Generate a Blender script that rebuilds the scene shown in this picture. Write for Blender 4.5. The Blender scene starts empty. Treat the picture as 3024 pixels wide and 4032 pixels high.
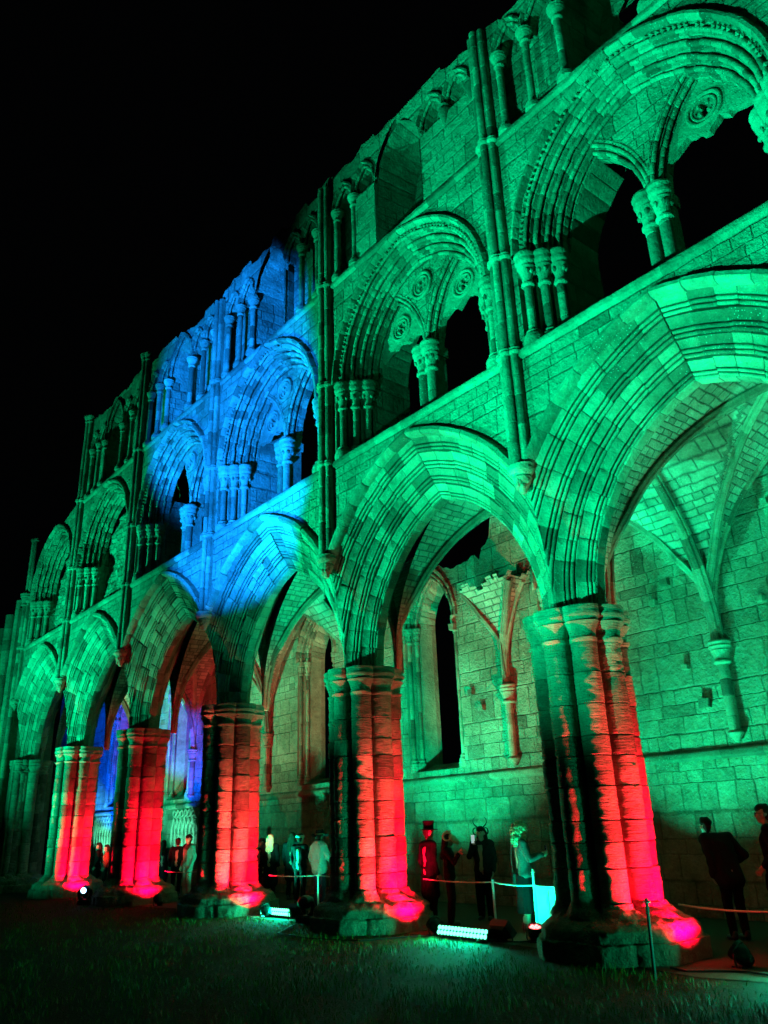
import bpy, bmesh, math, random
from mathutils import Vector, Matrix, noise

# ------------------------------------------------------------------ camera, world, exposure
S = bpy.context.scene
COL = S.collection
PI = math.pi
cam_d = bpy.data.cameras.new('camera')
cam = bpy.data.objects.new('camera', cam_d)
COL.objects.link(cam)
cam_d.sensor_fit = 'VERTICAL'
cam_d.sensor_height = 36.0
cam_d.lens = 28.16
cam_d.clip_start = 0.05
cam_d.clip_end = 600
YAW, PITCH, ROLL = 0.87579, 0.37786, -0.03590
_F = Vector((-math.sin(YAW), math.cos(YAW), 0)); _R = Vector((math.cos(YAW), math.sin(YAW), 0)); _U = Vector((0, 0, 1))
_F2 = _F * math.cos(PITCH) + _U * math.sin(PITCH); _U2 = -_F * math.sin(PITCH) + _U * math.cos(PITCH)
_R3 = _R * math.cos(ROLL) + _U2 * math.sin(ROLL); _U3 = -_R * math.sin(ROLL) + _U2 * math.cos(ROLL)
m = Matrix((_R3, _U3, -_F2)).transposed().to_4x4()
m.translation = Vector((7.3075, -8.790, 1.6))
cam.matrix_world = m
S.camera = cam

W = bpy.data.worlds.new('World'); S.world = W; W.use_nodes = True
bg = W.node_tree.nodes['Background']
bg.inputs[0].default_value = (0.35, 0.42, 0.5, 1); bg.inputs[1].default_value = 0.0012   # a clouded night sky, no moon
S.view_settings.view_transform = 'Standard'; S.view_settings.look = 'None'
S.view_settings.exposure = 0.0; S.view_settings.gamma = 1.0; S.view_settings.use_curve_mapping = False
S.cycles.max_bounces = 6; S.cycles.diffuse_bounces = 2; S.cycles.glossy_bounces = 2; S.cycles.transparent_max_bounces = 4
S.cycles.sample_clamp_indirect = 4.0

GREEN = (0.0, 1.0, 0.49); RED = (1.0, 0.0, 0.030); BLUE = (0.002, 0.19, 1.0)

def spot(name, loc, target, color, power, angle, blend=0.5, radius=0.06, parent=None):
    d = bpy.data.lights.new(name, 'SPOT'); d.color = color; d.energy = power
    d.spot_size = math.radians(angle); d.spot_blend = blend; d.shadow_soft_size = radius
    o = bpy.data.objects.new(name, d); COL.objects.link(o)
    v = Vector(target) - Vector(loc)
    o.location = loc; o.rotation_euler = v.to_track_quat('-Z', 'Y').to_euler()
    if parent: o.parent = parent
    return o

# lawn floodlights: (place, aim, colour, watts, cone, blend, label) - their housings are built further down
FLOODS = [
    ((-12.0, -9.0, 0.35), (-2.2, 0.2, 9.5), GREEN, 34000, 50, 0.75, 'green lawn floodlight lighting the second bay of the ruin'),
    ((-1.2, -8.9, 0.35), (2.6, 0.2, 9.0), GREEN, 20500, 66, 0.85, 'green lawn floodlight nearest the first bay of the ruin'),
    ((-23.0, -9.5, 0.35), (-20.6, 0.2, 6.6), GREEN, 31000, 72, 0.95, 'green lawn floodlight lighting the far bays of the ruin'),
    ((-4.0, -12.0, 0.5), (-9.6, 0.2, 10.9), BLUE, 150000, 29, 0.35, 'blue spotlight on the lawn aimed at the upper storeys'),
]

# ------------------------------------------------------------------ tags
def tag(o, label=None, cat=None, group=None, kind=None):
    if label: o['label'] = label
    if cat: o['category'] = cat
    if group: o['group'] = group
    if kind: o['kind'] = kind
    return o
def empty(name, loc=(0, 0, 0), rz=0.0, parent=None):
    o = bpy.data.objects.new(name, None); COL.objects.link(o)
    o.location = loc; o.rotation_euler = (0, 0, rz); o.empty_display_size = 0.2
    if parent: o.parent = parent
    return o

# ------------------------------------------------------------------ materials
def nmat(name):
    M = bpy.data.materials.new(name); M.use_nodes = True
    nt = M.node_tree; b = nt.nodes['Principled BSDF']
    return M, nt, b
class NT:
    def __init__(s, nt): s.nt = nt
    def n(s, t, **k):
        x = s.nt.nodes.new(t)
        for a, v in k.items(): setattr(x, a, v)
        return x
    def l(s, a, b): s.nt.links.new(a, b)
    def math(s, op, a, b=None, c=None, clamp=False):
        x = s.n('ShaderNodeMath', operation=op); x.use_clamp = clamp
        for i, v in enumerate((a, b, c)):
            if v is None: continue
            if isinstance(v, (int, float)): x.inputs[i].default_value = v
            else: s.l(v, x.inputs[i])
        return x.outputs[0]
    def noise(s, vec, scale, detail=3, rough=0.55):
        x = s.n('ShaderNodeTexNoise'); x.inputs['Scale'].default_value = scale
        x.inputs['Detail'].default_value = detail; x.inputs['Roughness'].default_value = rough
        if vec is not None: s.l(vec, x.inputs['Vector'])
        return x.outputs[0]
    def mapr(s, v, a, b, c, d):
        x = s.n('ShaderNodeMapRange'); x.inputs[1].default_value = a; x.inputs[2].default_value = b
        x.inputs[3].default_value = c; x.inputs[4].default_value = d; s.l(v, x.inputs[0]); return x.outputs[0]
    def white(s, x, y):
        c = s.n('ShaderNodeCombineXYZ')
        for i, v in enumerate((x, y)):
            if isinstance(v, (int, float)): c.inputs[i].default_value = v
            else: s.l(v, c.inputs[i])
        w = s.n('ShaderNodeTexWhiteNoise', noise_dimensions='2D'); s.l(c.outputs[0], w.inputs[0]); return w.outputs[0]

STONE = (0.37, 0.29, 0.20)
def stone(name, brick=None, streak=1.0, rough=0.03, base=STONE, mortar_dark=0.62, speck=0.5):
    """sandstone; brick=(course height, block length) draws coursed ashlar in the UV metres, else the tint attribute gives each block its tone"""
    M, nt, b = nmat(name); g = NT(nt)
    tc = g.n('ShaderNodeTexCoord'); obj = tc.outputs['Object']
    big = g.noise(obj, 0.9, 4); mid = g.noise(obj, 6, 5, 0.65); fine = g.noise(obj, 38, 4, 0.7)
    if streak > 1:
        mp = g.n('ShaderNodeMapping'); mp.inputs['Scale'].default_value = (3, 3, 3 * streak); g.l(obj, mp.inputs[0])
        ridg = g.noise(mp.outputs[0], 2.2, 5, 0.62)
    else:
        ridg = g.noise(obj, 14, 5, 0.62)
    if brick:
        h, ln = brick
        sx = g.n('ShaderNodeSeparateXYZ'); g.l(tc.outputs['UV'], sx.inputs[0])
        wob = g.math('MULTIPLY', g.math('SUBTRACT', g.noise(tc.outputs['UV'], 3.5, 4, .6), 0.5), 0.085)
        u = g.math('ADD', sx.outputs[0], wob)
        v0 = g.math('ADD', sx.outputs[1], g.math('MULTIPLY', wob, 0.8))
        # slow warp makes the courses unequal in height
        v1 = g.math('ADD', v0, g.math('MULTIPLY', g.math('ADD', g.math('SINE', g.math('MULTIPLY', v0, 5.3)), g.math('SINE', g.math('MULTIPLY', v0, 2.17))), h * 0.30))
        v = g.math('DIVIDE', v1, h); row = g.math('FLOOR', v); fv = g.math('FRACT', v)
        rr = g.white(row, 3.7)
        lr = g.math('MULTIPLY_ADD', rr, 0.5, 0.75)
        uu = g.math('ADD', g.math('DIVIDE', g.math('DIVIDE', u, ln), lr), g.math('MULTIPLY', rr, 17.3))
        colm = g.math('FLOOR', uu); fu = g.math('FRACT', uu)
        # some blocks are split in two
        half = g.math('GREATER_THAN', g.white(colm, g.math('ADD', row, 51.3)), 0.62)
        sub = g.math('MULTIPLY', half, g.math('GREATER_THAN', fu, 0.5))
        colm = g.math('ADD', colm, g.math('MULTIPLY', sub, 0.37))
        d1 = g.math('MINIMUM', fu, g.math('SUBTRACT', 1.0, fu))
        d2 = g.math('ABSOLUTE', g.math('SUBTRACT', fu, 0.5))
        d2 = g.math('ADD', d2, g.math('SUBTRACT', 1.0, half))
        du = g.math('MULTIPLY', g.math('MINIMUM', d1, d2), ln)
        dv = g.math('MULTIPLY', g.math('MINIMUM', fv, g.math('SUBTRACT', 1.0, fv)), h)
        d = g.math('ADD', g.math('MINIMUM', du, dv), g.math('MULTIPLY', g.math('SUBTRACT', fine, 0.5), 0.012))
        joint = g.mapr(d, -0.002, 0.020, 0.0, 1.0)
        tint = g.white(colm, row); tint2 = g.white(colm, g.math('ADD', row, 9.1))
        tv = g.math('MULTIPLY_ADD', g.math('POWER', tint, 0.6), 0.36, 0.66)
        dark = g.math('GREATER_THAN', tint2, 0.92); tv = g.math('MULTIPLY', tv, g.math('SUBTRACT', 1.0, g.math('MULTIPLY', dark, 0.35)))
        md = g.mapr(g.noise(obj, 1.7, 3), .35, .65, mortar_dark * .6, min(1.1, mortar_dark * 1.6))
        tv = g.math('MULTIPLY', tv, g.math('ADD', joint, g.math('MULTIPLY', g.math('SUBTRACT', 1.0, joint), md)))
        hgt = g.math('ADD', g.math('MULTIPLY', joint, 0.6), g.math('MULTIPLY', tint2, 0.6))
    else:
        at = g.n('ShaderNodeAttribute', attribute_name='tint')
        tv = g.math('MULTIPLY_ADD', at.outputs['Fac'], 0.72, 0.30); hgt = g.math('MULTIPLY', at.outputs['Fac'], 0.0)
    mott = g.math('ADD', g.mapr(big, 0.3, 0.7, 0.58, 1.16), g.mapr(mid, 0.3, 0.7, -0.2, 0.2))
    k = g.math('MULTIPLY', tv, mott)
    k = g.math('MULTIPLY', k, g.mapr(fine, 0.3, 0.7, 0.78, 1.14))
    col = g.n('ShaderNodeMixRGB', blend_type='MULTIPLY'); col.inputs[0].default_value = 1
    hue = g.n('ShaderNodeMixRGB'); g.l(big, hue.inputs[0])
    hue.inputs[1].default_value = (base[0] * 1.05, base[1] * .93, base[2] * .82, 1); hue.inputs[2].default_value = (base[0] * .95, base[1] * 1.04, base[2] * 1.12, 1)
    g.l(hue.outputs[0], col.inputs[1]); cb = g.n('ShaderNodeCombineXYZ')
    for i in range(3): g.l(k, cb.inputs[i])
    g.l(cb.outputs[0], col.inputs[2])
    # pale lichen specks in patches
    sp = g.n('ShaderNodeTexVoronoi'); sp.inputs['Scale'].default_value = 22; g.l(obj, sp.inputs['Vector'])
    spm = g.math('MULTIPLY', g.mapr(sp.outputs['Distance'], 0.16, 0.24, 1.0, 0.0), g.mapr(g.noise(obj, 0.7, 3), 0.52, 0.62, 0.0, speck))
    lich = g.n('ShaderNodeMixRGB'); g.l(spm, lich.inputs[0]); g.l(col.outputs[0], lich.inputs[1]); lich.inputs[2].default_value = (.62, .6, .52, 1)
    g.l(lich.outputs[0], b.inputs['Base Color'])
    b.inputs['Roughness'].default_value = 0.95; b.inputs['Specular IOR Level'].default_value = 0.08
    hh = g.math('ADD', hgt, g.math('ADD', g.math('MULTIPLY', ridg, 1.1), g.math('MULTIPLY', fine, 0.35)))
    hh = g.math('ADD', hh, g.math('MULTIPLY', mid, 0.6))
    bp = g.n('ShaderNodeBump'); bp.inputs['Strength'].default_value = 0.9; bp.inputs['Distance'].default_value = rough
    g.l(hh, bp.inputs['Height']); g.l(bp.outputs[0], b.inputs['Normal'])
    return M
M_WALL = stone('ashlar_sandstone', brick=(0.28, 0.60), rough=.08)
M_AISLE = stone('aisle_sandstone', brick=(0.34, 0.60), speck=0.25, rough=.08)
M_VAULT = stone('vault_stone', brick=(0.13, 0.42), mortar_dark=0.28, base=(.42, .35, .26), rough=0.03)
M_RUBBLE = stone('rubble_stone', brick=(0.17, 0.40), mortar_dark=0.3, rough=0.06)
M_BLOCK = stone('moulded_sandstone', rough=0.036, speck=0.35)
M_PIER = stone('weathered_pier_sandstone', streak=6, rough=0.042, speck=0.0)
M_PLINTH = stone('worn_plinth_sandstone', rough=0.05, base=(.33, .27, .19), speck=0.5)

def plain(name, c, rough=0.7, metal=0.0, var=0.25, scale=30, bump=0.0):
    M, nt, b = nmat(name); g = NT(nt)
    tc = g.n('ShaderNodeTexCoord'); nz = g.noise(tc.outputs['Object'], scale, 4)
    mx = g.n('ShaderNodeMixRGB'); g.l(nz, mx.inputs[0])
    mx.inputs[1].default_value = tuple(x * (1 - var) for x in c) + (1,); mx.inputs[2].default_value = tuple(min(1, x * (1 + var)) for x in c) + (1,)
    g.l(mx.outputs[0], b.inputs['Base Color']); b.inputs['Roughness'].default_value = rough; b.inputs['Metallic'].default_value = metal
    if rough >= .6: b.inputs['Specular IOR Level'].default_value = 0.1
    if bump:
        bp = g.n('ShaderNodeBump'); bp.inputs['Strength'].default_value = 0.6; bp.inputs['Distance'].default_value = bump
        g.l(nz, bp.inputs['Height']); g.l(bp.outputs[0], b.inputs['Normal'])
    return M
def glow(name, c, e):
    M, nt, b = nmat(name); b.inputs['Base Color'].default_value = (*c, 1)
    b.inputs['Emission Color'].default_value = (*c, 1); b.inputs['Emission Strength'].default_value = e
    return M
M_BLACK = plain('black_lamp_metal', (.015, .015, .016), 0.45, 0.3, scale=60)
M_GREENLED = glow('green_led', (0.10, 1.0, 0.48), 5)
M_REDLED = glow('red_led', (1.0, 0.10, 0.10), 8)
M_WHITELED = glow('cold_white_led', (0.35, 0.65, 1.0), 14)
M_POST = plain('painted_steel_post', (.7, .7, .66), 0.5, scale=40)
M_ROPE = plain('pale_rope', (.62, .58, .5), 0.9, scale=200)
M_BOARD = plain('white_board', (.82, .82, .78), 0.55, var=.05, scale=3)
M_CABLE = plain('rubber_cable', (.012, .012, .012), 0.6)

# ------------------------------------------------------------------ mesh builder
class MB:
    def __init__(s): s.v = []; s.f = []; s.uv = []; s.t = []
    def vert(s, p): s.v.append(tuple(p)); return len(s.v) - 1
    def face(s, idx, uvs=None, tint=0.6):
        s.f.append(tuple(idx)); s.uv.append(uvs); s.t.append(tint)
    def grid(s, rows, closed=False, tint=0.6, uvf=None, skip=None):
        """rows: list of lists of points"""
        I = [[s.vert(p) for p in r] for r in rows]
        n = len(rows[0])
        for a in range(len(rows) - 1):
            for c in range(n if closed else n - 1):
                d = (c + 1) % n
                if skip and skip(a, c): continue
                q = (I[a][c], I[a][d], I[a + 1][d], I[a + 1][c])
                t = tint(a, c) if callable(tint) else tint
                s.face(q, [uvf(s.v[i]) for i in q] if uvf else None, t)
        return I
    def box(s, c, h, rz=0.0, tint=0.6, jit=0):
        R = Matrix.Rotation(rz, 3, 'Z'); P = []
        for z in (-1, 1):
            for x, y in ((-1, -1), (1, -1), (1, 1), (-1, 1)):
                p = R @ Vector((x * h[0], y * h[1], z * h[2])) + Vector(c)
                if jit: p += Vector([random.uniform(-jit, jit) for _ in range(3)])
                P.append(s.vert(p))
        for q in ((3, 2, 1, 0), (4, 5, 6, 7), (0, 1, 5, 4), (1, 2, 6, 5), (2, 3, 7, 6), (3, 0, 4, 7)):
            s.face([P[i] for i in q], [(s.v[P[i]][0] + s.v[P[i]][1], s.v[P[i]][2]) for i in q], tint)
    def lathe(s, c, prof, n=16, tint=0.6, cap=True, jit=0.0, a0=0.0, a1=2 * PI):
        rows = []; full = abs(a1 - a0 - 2 * PI) < 1e-6
        for r, z in prof:
            row = []
            for k in range(n if full else n + 1):
                a = a0 + (a1 - a0) * k / n
                rr = r * (1 + random.uniform(-jit, jit))
                row.append((c[0] + rr * math.cos(a), c[1] + rr * math.sin(a), c[2] + z))
            rows.append(row)
        I = s.grid(rows, closed=full, tint=tint, uvf=lambda p: (p[0] + p[1], p[2]))
        if cap and full:
            for e in (0, -1):
                if prof[e][0] > 1e-4: s.face(I[e] if e else I[e][::-1], None, tint if not callable(tint) else 0.6)
    def tube(s, path, r, n=8, tint=0.6, cap=True):
        path = [Vector(p) for p in path]; rows = []; up = None
        for i, p in enumerate(path):
            d = (path[min(i + 1, len(path) - 1)] - path[max(i - 1, 0)]).normalized()
            if up is None: up = Vector((0, 0, 1)) if abs(d.z) < .9 else Vector((1, 0, 0))
            x = d.cross(up).normalized(); y = x.cross(d).normalized(); up = y
            rr = r[i] if isinstance(r, (list, tuple)) else r
            rows.append([p + (x * math.cos(2 * PI * k / n) + y * math.sin(2 * PI * k / n)) * rr for k in range(n)])
        I = s.grid(rows, closed=True, tint=tint)
        if cap: s.face(I[0][::-1], None, .6); s.face(I[-1], None, .6)
    def bm(s):
        b = bmesh.new(); tl = b.faces.layers.float.new('tint'); ul = b.loops.layers.uv.new('UVMap')
        V = [b.verts.new(p) for p in s.v]; b.verts.ensure_lookup_table()
        for q, u, t in zip(s.f, s.uv, s.t):
            try: F = b.faces.new([V[i] for i in q])
            except ValueError: continue
            F[tl] = t
            if u:
                for l, w in zip(F.loops, u): l[ul].uv = w
        return b
    def build(s, name, mat, parent=None, sharp=38, clip=None, rough=0.0, rscale=2.0):
        b = s.bm()
        for co, no in (clip or []):
            g = b.verts[:] + b.edges[:] + b.faces[:]
            bmesh.ops.bisect_plane(b, geom=g, plane_co=co, plane_no=no, clear_outer=True)
        if rough:
            for v in b.verts: v.co += noise.noise_vector(v.co * rscale) * rough + noise.noise_vector(v.co * rscale * 4.3) * rough * .4
        me = bpy.data.meshes.new(name); b.to_mesh(me); b.free()
        me.polygons.foreach_set('use_smooth', [sharp > 0] * len(me.polygons))
        if sharp > 0: me.set_sharp_from_angle(angle=math.radians(sharp))
        me.materials.append(mat)
        o = bpy.data.objects.new(name, me); COL.objects.link(o)
        if parent: o.parent = parent
        return o

rnd = random.Random(7)
L = 5.213
NB = 6                       # bay k spans x from -k*L to -(k-1)*L ; bay 0 is the nearest
def bayc(k): return L / 2 - k * L
WF, WB, YC = 0.16, 1.80, 0.98

def roll(rho, y, r, face_from):
    P = [(face_from, y), (rho + 2 * r + .045, y), (rho + 2 * r + .03, y + .10), (rho + 2 * r + .004, y + .10)]
    for i in range(9):
        a = math.radians(15 - 210 * i / 8)
        P.append((rho + r + r * math.cos(a), y + r + r * math.sin(a)))
    P += [(rho + .10, y + 2 * r + .004), (rho + .10, y + 2 * r + .03), (rho, y + 2 * r + .045)]
    return P

def voussoirs(mb, cx, zs, c, chunks, nv, jit, rn, sub=2, sides=(-1, 1), t0=0.0, t1=1.0, groove=0.008, keep=None):
    """pointed arch: arcs centred c beyond the middle; chunks = lists of (radius, y); every voussoir is its own worn block"""
    for sg in sides:
        for ci, prof in enumerate(chunks):
            n = nv[ci] if isinstance(nv, (list, tuple)) else nv
            cuts = [t0] + sorted((i + rn.uniform(-.18, .18)) / n * (t1 - t0) + t0 for i in range(1, n)) + [t1]
            prev = None
            pts2 = []
            for i in range(n):
                a, b_ = cuts[i], cuts[i + 1]
                tint = rn.choice((.12, .3, .45, .62, .7, .8, .9, 1.0)) + rn.uniform(-.1, .1)
                dr, dy = rn.uniform(-jit, jit), rn.uniform(-jit, jit)
                miss = keep and not keep(sg, ci, (a + b_) / 2)
                e = min(.006, (b_ - a) * .1)
                ts = [(a + e * .3, 1), (a + e * 1.6, 0)] + [(a + (b_ - a) * j / sub, 0) for j in range(1, sub)] + [(b_ - e * 1.6, 0), (b_ - e * .3, 1)]
                rows = []
                for t, ins in ts:
                    row = []
                    for rho, y in prof:
                        R = rho + dr + groove * ins; Y = y + dy + groove * ins
                        R = max(R, c + 1e-3)
                        th = t * math.acos(max(-1, min(1, c / R)))
                        row.append((cx + sg * (-c + R * math.cos(th)), Y, zs + R * math.sin(th)))
                    rows.append(row)
                if miss: prev = None; continue
                arc = [sum(0.5 for _ in range(0)) for _ in rows]
                I = mb.grid(rows if sg > 0 else rows, tint=tint)
                if prev is not None:
                    for k in range(len(prof) - 1): mb.face((prev[k], prev[k + 1], I[0][k + 1], I[0][k]), None, .12)
                prev = I[-1]

def arch_z(dx, zs, rho, c):
    q = rho * rho - (abs(dx) + c) ** 2
    return zs + math.sqrt(q) if q > 0 else zs

def sheet(mb, xs, zb, zt, y, dz=0.3, back=False):
    """upright wall skin in the plane y, between two curves of x"""
    for i in range(len(xs) - 1):
        a, b = xs[i], xs[i + 1]
        za, zb_, ta, tb = zb(a), zb(b), zt(a), zt(b)
        if ta - za < .01 and tb - zb_ < .01: continue
        n = max(1, int(max(ta - za, tb - zb_) / dz))
        rows = [[(a, y, za + (ta - za) * j / n), (b, y, zb_ + (tb - zb_) * j / n)] for j in range(n + 1)]
        mb.grid(rows, uvf=lambda p: (p[0], p[2]))
def lin(a, b, n): return [a + (b - a) * i / n for i in range(n + 1)]
def extrude(mb, poly, z0, z1, dz=.5, tint=.6):
    zs = lin(z0, z1, max(1, int((z1 - z0) / dz)))
    ln = [0]
    for i in range(1, len(poly)): ln.append(ln[-1] + math.dist(poly[i], poly[i - 1]))
    for i in range(len(poly) - 1):
        for j in range(len(zs) - 1):
            (x0, y0), (x1, y1) = poly[i], poly[i + 1]
            q = [mb.vert(p) for p in ((x0, y0, zs[j]), (x1, y1, zs[j]), (x1, y1, zs[j + 1]), (x0, y0, zs[j + 1]))]
            mb.face(q, [(poly[0][0] + ln[i], zs[j]), (poly[0][0] + ln[i + 1], zs[j]), (poly[0][0] + ln[i + 1], zs[j + 1]), (poly[0][0] + ln[i], zs[j + 1])], tint)
def shaft(mb, x, y, r, z0, z1, rn, n=12, course=.42, jit=.004):
    """drum shaft with worn joints"""
    z = z0
    while z < z1 - 1e-3:
        h = min(course * rn.uniform(.6, 1.4), z1 - z)
        if z1 - z - h < .1: h = z1 - z
        dx, dy, t = rn.uniform(-jit, jit), rn.uniform(-jit, jit), rn.random()
        mb.lathe((x + dx, y + dy, z), [(r * .86, 0), (r, .012), (r * rn.uniform(.96, 1.02), h * .5), (r, h - .012), (r * .86, h)], n, t, cap=False)
        z += h
def capital(mb, x, y, r, z0, z1, rn, n=16, wide=2.3, foliage=True):
    h = z1 - z0; R = r * wide
    mb.lathe((x, y, z0), [(r, -.03), (r * 1.35, 0), (r * 1.35, .03), (r * 1.02, .05), (r * 1.1, h * .25), (R * .8, h * .52), (R * .86, h * .56), (R * .70, h * .60),
                          (R * .92, h * .66), (R, h * .74), (R * .93, h * .81), (R * .97, h * .85), (R * 1.06, h * .92), (R * .98, h)], n, rn.random() * .5 + .5)
    if foliage:
        for k in range(7):
            a = 2 * PI * k / 7 + rn.random()
            mb.lathe((x + R * .68 * math.cos(a), y + R * .68 * math.sin(a), z0 + h * .38), [(0, -.05), (r * .35, -.02), (r * .42, .02), (r * .2, .06), (0, .07)], 6, rn.random(), cap=False)
def base(mb, x, y, r, z0, z1, rn, n=16):
    h = z1 - z0
    mb.lathe((x, y, z0), [(r * 2.2, 0), (r * 2.2, h * .42), (r * 1.95, h * .46), (r * 2.0, h * .58), (r * 1.8, h * .68), (r * 1.35, h * .76), (r * 1.5, h * .88), (r * 1.05, h)], n, rn.random() * .5 + .5)

# ------------------------------------------------------------------ the ruin
ruin = empty('abbey_ruin')
tag(ruin, 'ruined sandstone abbey choir with three storeys of pointed arches lit green, red and blue', 'ruin')
Z_AB, Z_CORB, Z_SILL, Z_CAP, Z_CL = 4.50, 6.75, 8.76, 10.55, 13.28
def top_z(x):
    q = math.floor(x / .55)
    rn = random.Random(q * 13 + 5)
    z = 16.42 - .25 * max(0, min(1, (x + 1.2) / 1.2)) + rn.uniform(-.13, .13) + .10 * noise.noise((x * 3, 0, 0))
    if -13.5 < x < -10.4: z -= .1
    if x < -13.4: z += .16
    return z
def tri_top(x):
    """upper edge of the wall below the clerestory string; the last bay is broken down to the west"""
    if x > -20.9: return Z_CL
    q = math.floor(x / .42); rn = random.Random(q * 7 + 2)
    t = (-20.9 - x) / 5.2
    return 13.45 - 1.0 * t - 1.2 * max(0, t - .55) * 2 + rn.uniform(-.14, .14)

# --- arcade
AC, AR_IN, AR_OUT = 0.82, 2.92, 4.10
wall = MB(); wall_in = MB()
def band(p0, p1, r=.030):
    d = Vector((p1[0] - p0[0], p1[1] - p0[1])); ln = d.length; d.normalize(); nn = Vector((-d.y * -1, 0))
    n_in = Vector((d.y, -d.x)) if Vector((d.y, -d.x)).y > 0 else Vector((-d.y, d.x))
    P0 = Vector(p0); Q = lambda u, w: tuple(P0 + d * u + n_in * w)
    fl = ln - 4 * r - .035
    P = [Q(-.02, .12), Q(0, .03), Q(.012, 0), Q(fl * .33, .010), Q(fl * .66, .012), Q(fl - .012, 0), Q(fl, .03), Q(fl + .006, .09)]
    for k in range(2):
        c = fl + .012 + r + k * (2 * r + .012)
        for i in range(8):
            a_ = math.radians(205 - 230 * i / 7); P.append(Q(c + r * math.cos(a_), .012 - r * .35 * 0 + r - r * math.sin(a_) - .012))
        P.append(Q(c + r + .004, .085))
    P.append(Q(ln + .02, .12))
    return P
def arcade_chunks():
    ch = [[(4.12, .24), (4.10, .14), (4.07, .04), (4.0, .015), (3.95, .06), (3.93, .15), (3.93, .26)]]
    nodes = [(3.96, .165), (3.70, .34), (3.42, .53), (3.17, .71), (2.92, .88)]
    for p0, p1 in zip(nodes, nodes[1:]): ch.append(band(p0, p1, .030 if p1[0] > 3.0 else .024))
    back = [[(r, 2 * YC - y) for r, y in reversed(c)] for c in ch[1:]]
    soff = [[(2.99, .88), (2.935, .885), (2.92, .90), (2.918, .95), (2.918, 1.02), (2.92, 1.06), (2.99, 1.08)]]
    return ch, soff, back
fr, so, bk = arcade_chunks()
for k in range(NB):
    mb = MB(); cx = bayc(k)
    voussoirs(mb, cx, Z_AB, AC, fr, [11, 13, 11, 12, 11], .010 if k < 2 else .018, rnd, sub=3)
    voussoirs(mb, cx, Z_AB, AC, so, 12, .006, rnd, sub=3)
    voussoirs(mb, cx, Z_AB, AC, bk, 10, .008, rnd, sub=2)
    mb.build('arcade_arch', M_BLOCK, ruin, clip=[((cx - L / 2, 0, 0), (-1, 0, 0)), ((cx + L / 2, 0, 0), (1, 0, 0))], rough=.006, rscale=5)
    xs = lin(cx - L / 2, cx + L / 2, 44)
    sheet(wall, xs, lambda x: arch_z(x - cx, Z_AB, 4.0, AC), lambda x: Z_SILL, WF)
    sheet(wall, xs, lambda x: arch_z(x - cx, Z_AB, 3.9, AC), lambda x: Z_SILL, WB)

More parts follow.
